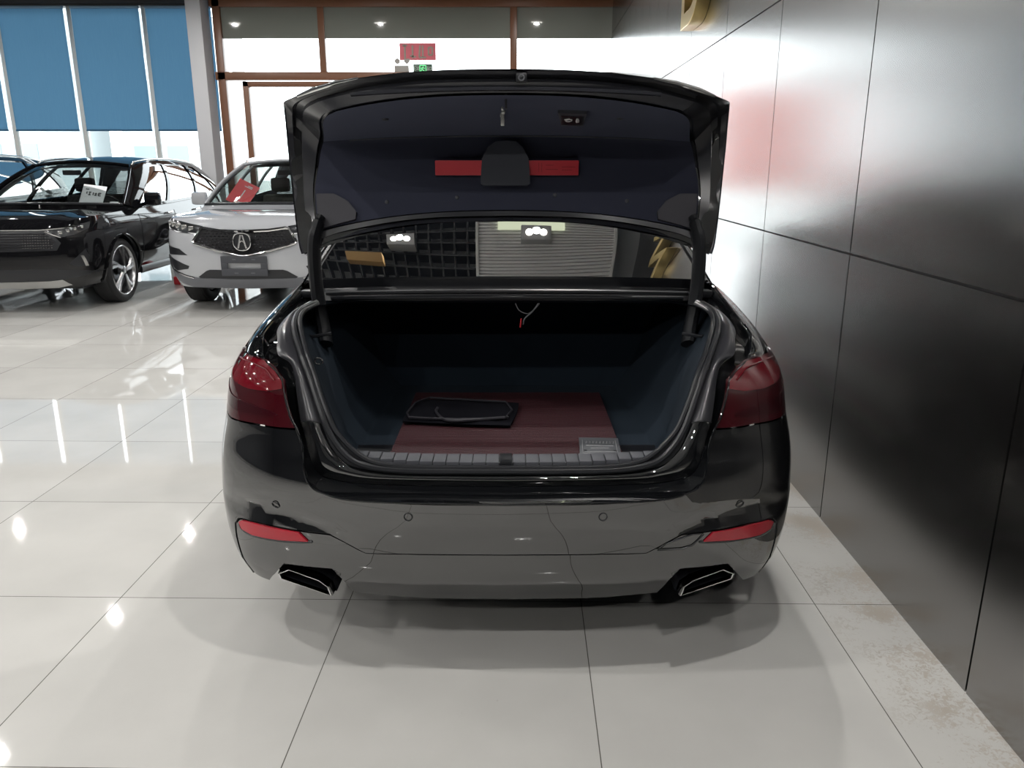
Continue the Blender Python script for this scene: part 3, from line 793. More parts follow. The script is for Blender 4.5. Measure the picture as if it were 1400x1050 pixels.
# ---- wheels
def well(m,x0,x1,r0,r1,cy,cz):
    "wheel-arch liner: upper half drum with its inner wall"
    A_=[math.radians(-12+204*k/30) for k in range(31)]
    m.grid([[V((x,cy+r*math.cos(a),max(.24,cz+r*math.sin(a)))) for a in A_] for x,r in ((x0,.02),(x0,r0),(x1,r1))])
def rimspokes(m,c,s,n,r0,r1,x0,wd,tw=.0,dbl=False):
    for k in range(n):
        for q in ((-1,1) if dbl else (0,)):
            a=2*math.pi*k/n; a2=a+tw+q*.13
            a1=a+q*.05
            p=[V((c[0]+s*(x0+.02),c[1]+r0*math.cos(a1),c[2]+r0*math.sin(a1))),V((c[0]+s*(x0+.012),c[1]+(r0+r1)/2*math.cos((a1+a2)/2),c[2]+(r0+r1)/2*math.sin((a1+a2)/2))),V((c[0]+s*x0,c[1]+r1*math.cos(a2),c[2]+r1*math.sin(a2)))]
            m.tube(p,[wd*.8,wd*.75,wd*1.15],6,flat=.8)
def wheel(parent,c,s,R,W_,rr_,mat,n=5,dbl=True,tw=.0,sw=.020):
    "tyre with rim, brake disc; s = outward x direction"
    m=MB(); h=W_/2
    m.lathe([(-h*.9,rr_),(-h,rr_+.02),(-h,R-.035),(-h*.85,R-.008),(-h*.6,R),(h*.6,R),(h*.85,R-.008),(h,R-.035),(h,rr_+.02),(h*.9,rr_)],c,0,56)
    for k in (-.35,-.12,.12,.35): m.lathe([(k*W_-.004,R+.0005),(k*W_-.003,R-.006),(k*W_+.003,R-.006),(k*W_+.004,R+.0005)],c,0,56)
    ty=m.build('tyre',TYRE,parent,True,40,False)
    m=MB(); m.lathe([(s*h*.92,rr_+.006),(s*h*.97,rr_-.004),(s*h*.85,rr_-.018),(s*h*.3,rr_-.028),(-s*h*.8,rr_-.02)],c,0,56)
    rimspokes(m,c,s,n,.05,rr_-.018,h*.72,sw,tw,dbl)
    m.lathe([(s*(h*.72+.03),.0001),(s*(h*.72+.028),.03),(s*(h*.72+.02),.055),(s*(h*.72-.02),.06)],c,0,24)
    m.build('rim',mat,ty,True,40)
    m=MB(); m.lathe([(s*h*.15,.06),(s*h*.15,rr_*.78),(s*h*.0,rr_*.78)],c,0,40); m.build('brake_disc',GUN,ty,True,40,False)
    return ty
for y in (1.105,FC):
    for s in (1,-1):
        wheel(car,(s*.80,y,.345),s,.345,.25,.24,GUN,5,True)
        m=MB(); well(m,s*.62,s*.915,RR+.02,RR+.004,y,.345); m.build('wheel_well',BLACKPL,car,True,None,False)

# ---- boot opening: jamb path in (y,z), gutter, painted jamb, seal, sill
JA=[(0.772,0.902,1.074),(0.762,0.603,1.038),(0.764,0.388,1.001),(0.756,0.334,0.987),(0.734,0.269,0.953),(0.701,0.194,0.951),(0.648,0.148,0.915),(0.632,0.123,0.861),(0.617,0.106,0.811),(0.598,0.095,0.775),(0.583,0.084,0.73),(0.576,0.062,0.67),(0.563,0.049,0.63),(0.524,0.037,0.604),(0.397,0.019,0.585),(0.,0.0,0.584)]
JB=[(0.692,0.673,1.046),(0.721,0.521,1.027),(0.724,0.408,1.006),(0.706,0.334,0.987),(0.69,0.275,0.954),(0.646,0.246,0.932),(0.627,0.216,0.897),(0.616,0.185,0.843),(0.604,0.156,0.788),(0.595,0.146,0.758),(0.58,0.132,0.713),(0.566,0.116,0.662),(0.544,0.111,0.632),(0.508,0.109,0.617),(0.39,0.104,0.603),(0.,0.100,0.597)]
JC=[(0.659,0.664,1.045),(0.694,0.578,1.034),(0.689,0.454,1.018),(0.669,0.363,0.994),(0.627,0.273,0.952),(0.61,0.241,0.928),(0.593,0.218,0.899),(0.569,0.186,0.844),(0.546,0.156,0.788),(0.533,0.145,0.754),(0.511,0.131,0.709),(0.474,0.118,0.668),(0.432,0.114,0.649),(0.357,0.112,0.637),(0.239,0.111,0.632),(0.,0.111,0.63)]
JD=[(0.644,0.629,1.041),(0.668,0.554,1.031),(0.663,0.474,1.022),(0.641,0.393,1.002),(0.599,0.278,0.956),(0.583,0.25,0.935),(0.562,0.216,0.897),(0.536,0.181,0.837),(0.514,0.158,0.792),(0.494,0.145,0.754),(0.458,0.133,0.717),(0.421,0.124,0.687),(0.378,0.117,0.666),(0.314,0.114,0.654),(0.218,0.114,0.649),(0.,0.114,0.649)]
KJ=6
a_,bm_,c_,d_=[catmull([V(p) for p in q],KJ) for q in (JA,JB,JC,JD)]
NJ=len(a_)
dep=V((0,.024,-.034))
def gut(i):
    a=a_[i]; b=bm_[i]; k=min(1,max(0,(NJ-26-i)/14))         # gutter flattens into the sill at the bottom
    return [a,a.lerp(b,.06)+dep*.04*k,a.lerp(b,.16)+dep*.25*k,a.lerp(b,.24)+dep*k,a.lerp(b,.80)+dep*k,b+dep*.35*k,b]
rows=[gut(i) for i in range(NJ)]
for s in (1,-1):
    m=MB(); m.tube([V((s*p.x,p.y-.002,p.z+.001)) for p in a_],.0032,6); m.build('flange_edge',BLACK,car)
P=[[rows[i][k] for i in range(NJ)] for k in range(7)]
m=MB(); m.grid(P,flip=False); m.grid([mir(r) for r in P],flip=True); m.build('boot_gutter',BLACK,car,True,50,False)
NS=8*KJ+3
def jrow(i,v): return bm_[i].lerp(c_[i],v)+V((0,-.010*math.sin(math.pi*v),.008*math.sin(math.pi*v)))
P=[[jrow(i,k/6) for i in range(NS)] for k in range(7)]
m=MB(); m.grid(P); m.build('boot_jamb',JAMBP,car,True,60,False)
m=MB(); m.grid([mir(r) for r in P],flip=True); m.build('boot_jamb',JAMBP,car,True,60,False)
P=[[jrow(i,k/6)+V((0,-.002,.001)) for i in range(NS-1,NJ)] for k in range(7)]
P=[r+mir(r)[::-1][1:] for r in P]
m=MB(); m.grid(P); m.build('loading_lip',BLACK,car,True,60,False)
for s in (1,-1):
    m=MB(); m.tube([V((s*p.x,p.y-.003,p.z+.002)) for p in [jrow(NS-1,k/6) for k in range(7)]],.0022,5); m.build('jamb_joint',RUBBER,car)
loopc=c_+mir(c_)[::-1][1:]; loopd=d_+mir(d_)[::-1][1:]
topq=[V((lerp(-.644,.644,k/16),.70+.10*(1-abs(2*k/16-1)**2),1.041-.015*(1-abs(2*k/16-1)**2))) for k in range(1,16)]
# door-seal: two bead tube
mid=[p.lerp(q,.35) for p,q in zip(loopc,loopd)]; mid2=[p.lerp(q,.85) for p,q in zip(loopc,loopd)]
m=MB(); m.tube([p+V((0,-.008,.006)) for p in mid],.010,8); m.tube([p+V((0,-.006,.006)) for p in mid2],.008,8); m.build('boot_seal',RUBBER,car)
m=MB(); P=[loopc,loopd]; m.grid(P); m.build('seal_flange',BLACKPL,car,True,None,False)

# ---- boot interior
loop=d_+mir(d_)[::-1][1:]
topl=[V((lerp(-d_[0].x,d_[0].x,k/20),.82-.035*abs(2*k/20-1)**2,1.026+.012*abs(2*k/20-1)**3)) for k in range(1,20)]
full=loop+topl                                   # right seal end -> bottom -> left seal end -> across the top
rows=[full]
YB_=1.24
for f in (.02,.05,.09,.14,.2,.4,.6,.8,1.0):
    row=[]
    for p in full:
        xt=p.x*1.04; bl=1 if p.z<.70 else 0
        zt=lerp(.585,1.0,min(1,max(0,(p.z-.70)/.32)))
        k=min(1,f*5)
        xx=lerp(p.x, xt+.04*math.copysign(1,p.x)*min(1,abs(p.x)/.5)*math.sin(math.pi*min(1,f)), k)
        row.append(V((xx, lerp(p.y,YB_,f), lerp(p.z,zt,min(1,f*(12 if p.z<.75 else 4))))))
    rows.append(row)
m=MB(); m.grid(rows,close=True,flip=False)
n0=len(m.v); m.add(rows[-1],[tuple(range(len(full)))])
m.build('boot_lining',FELT,car,True,50,False)
# ribbed sill trim
m=MB()
for k in range(23):
    x=-.452+.0393*k; zz=.640-.004*abs(x)/.45; yy=.135
    if abs(x+.0196)<.03 and k==11: continue
    dz=.016*(abs(x+.0196)/.45)**3
    m.box((x+.001,.128+.03*(abs(x+.02)/.45)**3,.640+dz),(x+.0385,.20,.662+dz*.7),.003)
m.box((-.455,.14,.62),(.455,.205,.656),.004)
sl=m.build('sill_trim',M('sill_grey',(.085,.088,.10),.5),car)
box('lock_striker',(-.018,.118,.636),(.018,.19,.668),BLACKPL,sl,.002)
# cowl shelf in front of the rear window
P=[[V((x,.80+.0*abs(x),1.030)) for x in [-.69+1.38*k/24 for k in range(25)]]]
for (yy,zz) in ((.795,1.045),(.80,1.058),(.822,1.060),(.828,1.048),(.845,1.048),(.86,1.075),(.848,1.112)):
    P.append([V((x,yy+.05*(abs(x)/.75)**2.2*(1 if yy>.83 else .4),zz-.02*(abs(x)/.75)**2.5*(1 if zz>1.07 else .3))) for x in [-.70+1.40*k/24 for k in range(25)]])
m=MB(); m.grid(P,flip=True); m.build('cowl_panel',BLACKPL,car,True,50,False)
m=MB(); m.tube([(-.66,.815,1.054),(-.3,.797,1.064),(0,.793,1.066),(.3,.797,1.064),(.66,.815,1.054)],.008,6); m.tube([(-.64,.80,1.040),(0,.782,1.046),(.64,.80,1.040)],.007,6); m.build('cowl_seal',RUBBER,car)
for s in (1,-1):
    m=MB(); m.box((s*.725-.035,.83,1.035),(s*.725+.03,.88,1.062),.01); m.build('drain_corner',BLACKPL,car)

# ---- boot lid
lid=link('boot_lid',None,car); lid.location=(0,.8,1.3)
lid.matrix_parent_inverse=Matrix()
LO=V((0,.8,1.3))
def L3(p): return V((p[0],p[1]-Y0-.8,p[2]-1.3))
eE=[(.655,2.775,1.286),(.664,2.80,1.35),(.668,2.82,1.42),(.655,2.835,1.50),(.636,2.84,1.575),(.615,2.77,1.60),(.595,2.68,1.617),(.57,2.58,1.637),(.545,2.53,1.65),(.51,2.50,1.661)]
vE=[0,.2,.45,.7,.95,1.15,1.4,1.7,1.85,2.0]
ctr=[(2.80,1.355),(2.815,1.41),(2.83,1.475),(2.845,1.54),(2.86,1.598),(2.80,1.617),(2.70,1.642),(2.58,1.672),(2.50,1.686),(2.42,1.70)]
kx=[(v,p[0]) for v,p in zip(vE,eE)]; ky=[(v,p[1]) for v,p in zip(vE,eE)]; kz=[(v,p[2]) for v,p in zip(vE,eE)]
cy_=[(v,p[0]) for v,p in zip(vE,ctr)]; cz_=[(v,p[1]) for v,p in zip(vE,ctr)]
def trim(s,v):
    a=abs(s); k=a**2.4
    return L3((s*interp(kx,v), lerp(interp(cy_,v),interp(ky,v),k), lerp(interp(cz_,v),interp(kz,v),k)))
P=[[trim(-1+2*i/40,2*j/36) for i in range(41)] for j in range(37)]
m=MB(); m.grid(P[:19],flip=False); TR=m.build('lid_lining',TRIMF,lid,True,50,False)
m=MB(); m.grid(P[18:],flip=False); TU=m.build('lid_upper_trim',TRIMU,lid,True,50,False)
# fold line across the lining
m=MB(); m.tube([trim(-.86+1.72*k/24,1.0)+V((0,-.002,-.002)) for k in range(25)],.0022,5); m.build('fold_line',TRIMP,TR)
for s in (1,-1):
    fn=lambda u,v,s=s: trim(s*u,v)
    patch('hinge_cover',[(.99,-.0),(.80,.02),(.79,.10),(.83,.24),(.90,.36),(.99,.40)],fn,M('hinge_cover_plastic',(.026,.025,.033),.6) if 'hinge_cover_plastic' not in bpy.data.materials else bpy.data.materials['hinge_cover_plastic'],TR,step=.03,off=.012,thick=.012,sign=-1 if s<0 else 1)
# outer outline E0 from lip centre round to the bottom centre
E0=[(0,2.395,1.765),(.15,2.398,1.765),(.275,2.41,1.762),(.40,2.437,1.752),(.475,2.46,1.744),(.58,2.515,1.725),(.661,2.58,1.706),(.715,2.68,1.702),(.748,2.79,1.697),(.757,2.83,1.64),(.756,2.83,1.568),(.750,2.82,1.48),(.742,2.80,1.40),(.732,2.78,1.30),(.720,2.755,1.235),(.706,2.742,1.207),(.66,2.752,1.228),(.601,2.765,1.254),(.45,2.775,1.288),(.30,2.785,1.308),(.15,2.79,1.314),(0,2.79,1.316)]
N0=100
o0=resample(catmull([L3(p) for p in E0],6),N0)
i0=[trim(s_,2.0) for s_ in [k/20 for k in range(20)]]+[trim(1,2-2*k/40) for k in range(41)]+[trim(1-k/20,0) for k in range(1,21)]
# match inner ring by angle-ish: use corresponding key fractions
def ringmatch(o,seq_o,seq_i,inner):
    out=[]; L=[0]
    for a,b in zip(o,o[1:]): L.append(L[-1]+(b-a).length)
    Li=[0]
    for a,b in zip(inner,inner[1:]): Li.append(Li[-1]+(b-a).length)
    kn=list(zip(seq_o,seq_i))
    for k in range(len(o)):
        f=interp(kn,L[k]/L[-1])*Li[-1]; j=0
        while j<len(inner)-2 and Li[j+1]<f: j+=1
        h=Li[j+1]-Li[j]; out.append(inner[j].lerp(inner[j+1],0 if h==0 else min(1,max(0,(f-Li[j])/h))))
    return out
def fr(path,p):
    L=[0]
    for a,b in zip(path,path[1:]): L.append(L[-1]+(b-a).length)
    k=min(range(len(path)),key=lambda i:(path[i]-p).length); return L[k]/L[-1]
so=[0,fr(o0,L3(E0[6])),fr(o0,L3(E0[8])),fr(o0,L3(E0[12])),fr(o0,L3(E0[15])),1]
si=[0,fr(i0,L3(eE[8])),fr(i0,L3(eE[4])),fr(i0,L3(eE[2])),fr(i0,L3(eE[0])),1]
i1=ringmatch(o0,so,si,i0)
ctrp=L3((0,2.72,1.52))
def inw(p,q,v,d): # point between outer o and inner i, pushed away from viewer by d
    r=p.lerp(q,v); n=V((0,1,.35)).normalized(); return r+n*d
prof_=[(0,0),(.04,.006),(.20,.010),(.26,.030),(.42,.032),(.48,.002),(.90,.000),(.93,.016),(1.0,.018)]
P=[[inw(o0[k],i1[k],v,d) for k in range(N0)] for v,d in prof_]
m=MB(); m.grid(P,flip=True); m.grid([mir(r) for r in P],flip=False); m.build('lid_frame',LIDF,lid,True,30,False)
# outer skin (faces away from the camera)
def oskin(s,v):
    # v 0 bottom .. 1 spoiler edge .. 2 lower lip
    a=abs(s)
    cx=interp([(0,.70),(.15,.722),(.5,.745),(.9,.757),(1.0,.755),(1.15,.735),(1.6,.69),(2,.655)],v)
    cyv=interp([(0,2.80),(.5,2.90),(.95,2.955),(1.05,2.95),(1.5,2.72),(2,2.395)],v); czv=interp([(0,1.316),(.5,1.50),(.95,1.69),(1.05,1.735),(1.5,1.765),(2,1.768)],v)
    syv=interp([(0,2.745),(.5,2.82),(.95,2.85),(1.05,2.83),(1.5,2.71),(2,2.58)],v); szv=interp([(0,1.206),(.5,1.45),(.95,1.68),(1.05,1.702),(1.5,1.705),(2,1.708)],v)
    k=a**2.6
    return L3((s*cx,lerp(cyv,syv,k),lerp(czv,szv,k)))
P=[[oskin(-1+2*i/40,2*j/40) for i in range(41)] for j in range(41)]
m=MB(); m.grid(P,flip=True); m.build('lid_skin',BLACK,lid,True,60,False)
for s_ in (1,-1):
    m=MB(); m.tube([L3((s_*x,y,z)) for x,y,z in [(.43,2.440,1.748),(.50,2.462,1.738),(.58,2.505,1.722),(.64,2.556,1.708)]],[.003,.006,.007,.004],8,flat=.5); m.build('lid_lens_edge',CHROME,lid)
m=MB(); m.tube([L3((x,2.40+.012*(abs(x)/.3)**2,1.715-.01*(abs(x)/.4)**2)) for x in [-.45+.9*k/20 for k in range(21)]],.006,6); m.build('lip_edge',LIDF,lid)
# reversing camera
m=MB(); c=L3((.045,2.392,1.745)); m.lathe([(-.002,.0001),(-.002,.006),(-.004,.0062),(-.004,.0095),(.012,.0105),(.02,.0105)],c,1,20); cm=m.build('reversing_camera',GREYPL,lid)
m=MB(); m.lathe([(-.0035,.0001),(-.0025,.0058)],c,1,16); m.build('camera_lens',BLACKPL,cm)
m=MB(); m.box(tuple(c+V((-.016,.004,-.012))),tuple(c+V((.016,.02,.014))),.004); m.build('camera_housing',BLACKPL,cm)
# latch slot
m=MB()
for k,(dx,dz,w_) in enumerate([(.0,.024,.004),(.002,.008,.006),(-.001,-.008,.007),(0,-.022,.005)]):
    p=trim(-.02+dx*2,1.62+dz*5); m.box(tuple(p+V((-w_,-.012,-.009))),tuple(p+V((w_,.004,.009))),.002)
p=trim(-.02,1.62); m.box(tuple(p+V((-.006,-.006,-.040))),tuple(p+V((.006,.008,.040))),.001); m.build('lid_latch',STEEL,lid)
p=trim(0,1.90); box('latch_groove',tuple(p+V((-.0035,-.01,-.025))),tuple(p+V((.0035,.012,.03))),BLACKPL,lid,.001)
# close / lock switch plate
fn=lambda u,v: trim(u,v)
sp=patch('switch_plate',[(.300,1.38),(.420,1.38),(.440,1.70),(.282,1.70)],fn,M('switch_frame',(.06,.063,.075),.5),lid,step=.03,off=.010,thick=.010,sign=1)
patch('switch_face',[(.312,1.43),(.408,1.43),(.422,1.64),(.300,1.64)],fn,BLACKPL,sp,step=.03,off=.0115,thick=.002,sign=1)
def on_trim(pts,wd,name,mat,parent,off=.0125):
    m=MB()
    for seg in pts:
        m.tube([trim(u,v)+mapn(fn,u,v,1)*off for u,v in seg],wd,6)
    return m.build(name,mat,parent)
ICON=M('icon_white',(.75,.75,.75),.5)
on_trim([[(.322,1.53),(.33,1.545),(.345,1.57),(.36,1.565),(.358,1.535),(.345,1.515),(.33,1.515),(.322,1.53)],[(.318,1.56),(.345,1.585)]],.0016,'open_boot_symbol',ICON,sp)
on_trim([[(.382,1.51),(.396,1.51),(.396,1.56),(.382,1.56),(.382,1.51)],[(.385,1.56),(.386,1.59),(.392,1.59),(.393,1.56)],[(.389,1.52),(.389,1.55)]],.0018,'padlock_symbol',ICON,sp)
# fasteners
for s_,v in [(-.66,1.55),(.62,1.55),(-.262,.16),(.252,.19),(-.63,.17),(.63,.18)]:
    p=trim(s_,v); n=mapn(fn,s_,v,1); r=.011 if v>1 else .0075
    mtx=n.to_track_quat('Z','Y').to_matrix().to_4x4(); mtx.translation=p
    bm=bmesh.new(); bmesh.ops.create_uvsphere(bm,u_segments=16,v_segments=8,radius=r)
    for q in bm.verts: q.co.z*=.45
    m=MB(); m.bm(bm,mtx); m.build('trim_clip',TRIMP,TR)
# grey cover over the warning triangle box
cov=[(-.135,.37),(-.135,.30),(-.12,.275),(.105,.275),(.12,.30),(.12,.37),(.115,.62),(.085,.76),(.05,.83),(0,.84),(-.06,.83),(-.10,.76),(-.13,.62)]
patch('triangle_cover',[(u*.99,v) for u,v in cov],fn,M('cover_grey_plastic',(.036,.040,.052),.65),lid,step=.02,off=.036,thick=.008,sign=1)
# gooseneck arms
for s in (1,-1):
    x0=.655
    pts=[(x0-.016,2.765,1.335),(x0-.004,2.75,1.30),(x0+.010,2.745,1.24),(x0+.014,2.752,1.12),(x0+.008,2.752,1.03),(x0-.004,2.74,.96),(x0-.02,2.70,.90)]
    m=MB(); m.tube([V((s*x,y-Y0,z)) for x,y,z in catmull(pts,5)],[.014]*3+[.019]*4+[.0215]*24,10,flat=1.6,up=(1,0,0)); m.build('lid_arm',ARMB,car)
    m=MB(); m.tube([(s*.70,.60,.948),(s*.66,.585,.942),(s*.60,.60,.95)],.006,6); m.build('arm_slot_rim',RUBBER,car)
# tie hook, loose wires
m=MB(); m.tube([(-.575+.012*math.cos(a),.30+.0,.925+.01*math.sin(a)) for a in [2*math.pi*k/16 for k in range(16)]],.003,6,closed=True); m.build('tie_down_hook',STEEL,car)
m=MB(); m.tube(catmull([(.03,.80,1.02),(.045,.79,.995),(.075,.785,.985),(.10,.79,1.0),(.118,.80,1.02)],5),.0022,5); m.tube(catmull([(.115,.80,1.02),(.09,.785,.99),(.065,.78,.968),(.058,.78,.945)],5),.003,5); m.build('loose_wire',M('wire_grey',(.10,.10,.11),.5),car)
m=MB(); m.tube([(.052,.778,.968),(.048,.778,.935)],.003,6); m.build('red_wire_end',REDTRI,car)

# ---- tail pipes
tip=[(.515,.272),(.525,.301),(.553,.318),(.654,.336),(.690,.314),(.684,.297)]
for s in (1,-1):
    def ring(g,dy):
        "hexagonal mouth; g = inset in metres"
        cx=.602; cz=.304; out=[]
        for x,z in tip:
            fx=1-g/.088; fz=1-g/.042
            sh=(x-cx)*.12                                   # the mouth rises outwards
            out.append(V((s*(cx+(x-cx)*fx),(.045+(.055*(x-.515)/.17))+dy,cz+sh+((z-cz)-sh)*fz)))
        return out
    R_=[ring(-.001,.10),ring(-.001,.012),ring(0,.0),ring(.002,-.005),ring(.0055,-.005),ring(.0075,.002),ring(.008,.14)]
    m=MB(); m.grid([r+[r[0]] for r in R_],flip=s<0); tp=m.build('tail_pipe',CHROME,car,True,30,True)
    Rb=[ring(.0078,.012),ring(.0078,.14)]
    m=MB(); m.grid([r+[r[0]] for r in Rb]); m.add(Rb[1],[tuple(range(6))]); m.build('pipe_bore',BLACKPL,tp,False,None)
    m=MB(); m.grid([r+[r[0]] for r in [ring(-.006,.03),ring(-.008,.16)]]); m.build('pipe_sleeve',BLACKPL,tp,False,None)

# ================================================================== things in the boot
t=tag(box('boot_mat',(-.375,-.36,0),(.375,.40,.010),REDMAT,None,.003),'dark red ribbed boot mat lying on the trunk floor','mat')
t.location=(XC,2.69,.601)
BAGM=M('bag_fabric',(.006,.006,.009),.9,0,1.2)
def pillow(name,w,d,h,mat,n=18,seed=1):
    rnd=random.Random(seed); P=[]; Q=[]
    for j in range(n+1):
        r=[];q=[]
        for i in range(n+1):
            u=2*i/n-1; v=2*j/n-1; e=(1-abs(u)**6)*(1-abs(v)**6); b=.5*h*(.25+.75*e**.7)+.004*math.sin(9*u+3*v)*e
            x=u*w/2*(1-.03*v*v); y=v*d/2*(1-.05*u*u)
            r.append(V((x,y,h/2+b*.9))); q.append(V((x,y,max(0.001,h/2-b))))
        P.append(r);Q.append(q)
    return P,Q
P,Q=pillow('b',.40,.29,.022,BAGM)
t=thing('folded_bag','black folded fabric bag lying on the red boot mat','bag',(XC-.165,2.78,.612),-.12)
m=MB(); m.grid(P); m.grid(Q,flip=True); m.build('fabric',BAGM,t)
m=MB(); m.tube([(x,y,.027) for x,y in [(-.19,-.08),(-.17,-.13),(.0,-.135),(.17,-.10),(.185,.0),(.15,.10),(-.15,.12),(-.19,.05)]],.004,6,closed=True); m.tube(catmull([(-.09,-.02,.031),(-.08,-.08,.031),(-.03,-.14,.024),(.06,-.13,.026),(.18,-.08,.024)],5),.006,6); m.build('piping',M('bag_piping',(.020,.019,.025),.6),t)
t=thing('printed_plate','grey printed plastic plate lying on the front right corner of the boot mat','plate',(XC+.305,2.43,.6125),-.06)
box('sheet',(-.066,-.085,0),(.066,.085,.004),M('plate_grey',(.10,.105,.115),.35),t,.001)
segs=[]
for k in range(9): 
    x=-.045+.0112*k; segs+= [(x,.03,x+.007,.045),(x+.003,.028,x+.003,.048)]
m=MB()
for x0,y0,x1,y1 in segs+[(-.045,.005,.045,.005),(-.03,-.02,.03,-.015),(-.05,-.055,.05,-.05),(-.055,-.07,.055,-.07),(-.055,-.07,-.055,.06),(.055,-.07,.055,.06)]:
    m.tube([(x0,y0,.0045),(x1,y1,.0045)],.0014,4)
m.build('print',M('plate_print',(.26,.26,.27),.5),t)
for sx in (-.048,.048):
    m=MB(); m.lathe([(.002,.0001),(.0048,.0001),(.0048,.006),(.002,.006)],(sx,-.04,0),2,14); m.build('hole',BLACKPL,t)
t=thing('warning_triangle_box','flat red warning triangle box clipped behind the grey cover inside the boot lid','box',(XC,2.83,1.495))
box('case',(-.247,-.022,-.024),(.248,-.002,.026),REDTRI,t,.003)
m=MB()
for seg in [(.11,-.012,.11,.016),(.12,-.012,.12,.016),(.135,-.004,.175,-.004),(.19,.004,.235,.004),(.19,-.006,.225,-.006),(.135,.01,.16,.01)]:
    m.box((seg[0]-.001,-.024,seg[1]-.001),(seg[2]+.001,-.0215,seg[3]+.001))
m.build('moulded_marks',M('red_dark',(.28,.012,.02),.5),t,False,None)
# ================================================================== THE PARKED SUVs (nose towards us)
KF=[(0,0,0),(.25,.27,.012),(.5,.54,.05),(.7,.745,.115),(.85,.865,.20),(.95,.93,.285),(1.05,.968,.385),(1.2,.99,.53),(1.35,1.0,.68)]
BEIGEL=M('headliner_beige',(.42,.39,.35),.8)
def suv(name,label,loc,paint,glass_m,interior,style,h=1.66,hw=.95,L=4.70):
    t=thing(name,label,'car',loc)
    Wp=[(.2,.86*hw),(.3,.93*hw),(.42,.975*hw),(.58,1.0*hw),(.75,1.0*hw),(.86,.985*hw),(.95,.955*hw),(1.03,.925*hw),(1.12,.88*hw)]
    if style=='white': pf=[(.2,.16),(.27,.09),(.36,.035),(.44,.012),(.55,.0),(.65,.0),(.76,.02),(.86,.055),(.93,.11),(1.03,.3)]
    else: pf=[(.2,.14),(.27,.07),(.36,.02),(.46,.0),(.6,.0),(.72,.01),(.84,.035),(.92,.07),(.98,.12),(1.06,.3)]
    pr=[(.2,.12),(.3,.03),(.45,0),(.65,0),(.8,.05),(.95,.1),(1.1,.2)]
    rise=[(1.0,0),(1.9,.03),(3.0,.06),(5.2,.12)]
    S=Shell(L,Wp,pf,pr,KF,KF,rise=rise)
    T=S.T; zt0=.90
    def zt(t_): return interp([(0,.885),(.45,.90),(.75,.945),(1.0,.985),(1.3,1.0),(2.0,1.02),(3.2,1.05),(5.0,1.10),(6.6,1.10)],t_)
    R=.36; RA=.41; fy,ry=.93,.93+2.75
    def arch(cy):
        out=[]
        for k in range(25):
            a=math.radians(200-220*k/24); z=R+RA*math.sin(a); y=cy+RA*math.cos(a)
            if z>.26: out.append((S.t_at(y,z),z))
        return out
    # full half skin outline, front centre -> rear centre along the bottom, back along the top
    low=[(0,.27),(.5,.27),(.78,.27)]+arch(fy)+[(S.t_at(fy+RA+.12,.27),.27),(S.t_at(ry-RA-.12,.27),.27)]+arch(ry)+[(T-.8,.28),(T,.28)]
    tops=[(T*k/34,zt(T*k/34)) for k in range(35)]
    m=MB(); patch_into(m,low+tops[::-1],S,step=.045,thick=.004,mirror=True)
    m.build('body',paint,t,True,45,False)
    # bonnet
    hwb=1.30
    ts=[k*.05 for k in range(200)]
    edge=[V(S(q,zt(q))) for q in ts if S(q,zt(q))[1]<hwb and q>=.72]
    fr_=[V(S(q,zt(q)-.0005)) for q in [.72*k/12 for k in range(13)]]
    nose=[V((-p.x,p.y,p.z)) for p in fr_[::-1]]+fr_[1:]
    e0=edge[-1]
    wb=[V((e0.x*.93*s_, e0.y-.22*(1-s_*s_)*1.0, e0.z+.05+.02*(1-s_*s_))) for s_ in [-1+2*i/24 for i in range(25)]]
    es=resample([V(S(.72,zt(.72)))]+edge+[wb[-1]],17)
    P=coons(nose,wb,[V((-p.x,p.y,p.z)) for p in es],es)
    for j,row in enumerate(P):
        for i,p in enumerate(row):
            s_=-1+2*i/24; v=j/16
            row[i]=p+V((0,0,.055*math.sin(math.pi*v**.8)*(1-abs(s_)**3)+.012*gauss(abs(s_)-.62,.10)*math.sin(math.pi*v)))
    m=MB(); m.grid(P); m.build('bonnet',paint,t,True,60,False)
    # cabin
    rl=[V((x*hw/.95,y,z*h/1.66)) for x,y,z in catmull([(.60,2.08,1.565),(.625,2.5,1.61),(.63,3.1,1.625),(.61,3.8,1.595),(.575,4.32,1.53)],8)]
    bs=[V(S(q,zt(q)-.001)) for q in ts if hwb<=S(q,zt(q))[1]<=4.50 and q<T-1.0]
    bs[0]=wb[-1].copy(); 
    nu,nv=45,13
    c0=resample(bs,nu); c1=resample(rl,nu)
    d0=[c0[0].lerp(c1[0],k/12)+V((.02,0,.03))*math.sin(math.pi*k/12) for k in range(nv)]
    d1=[c0[-1].lerp(c1[-1],k/12)+V((.02,.05,0))*math.sin(math.pi*k/12) for k in range(nv)]
    G=coons(c0,c1,d0,d1)
    def gs(u,h_):
        x=max(0,min(1,u))*(nu-1); y=max(0,min(1,h_))*(nv-1); i=min(int(x),nu-2); j=min(int(y),nv-2); a=x-i; b=y-j
        return G[j][i].lerp(G[j][i+1],a).lerp(G[j+1][i].lerp(G[j+1][i+1],a),b)+V((.03*math.sin(math.pi*max(0,min(1,h_)))*math.sin(math.pi*max(0,min(1,u)))**.5,0,0))
    wins=[[(.085,.06),(.335,.06),(.335,.90),(.19,.90),(.12,.45)],[(.365,.06),(.66,.06),(.66,.90),(.365,.90)],[(.685,.08),(.925,.16),(.86,.60),(.80,.88),(.685,.90)]]
    wins=[[(u*1.0,v) for u,v in w_] for w_ in wins]
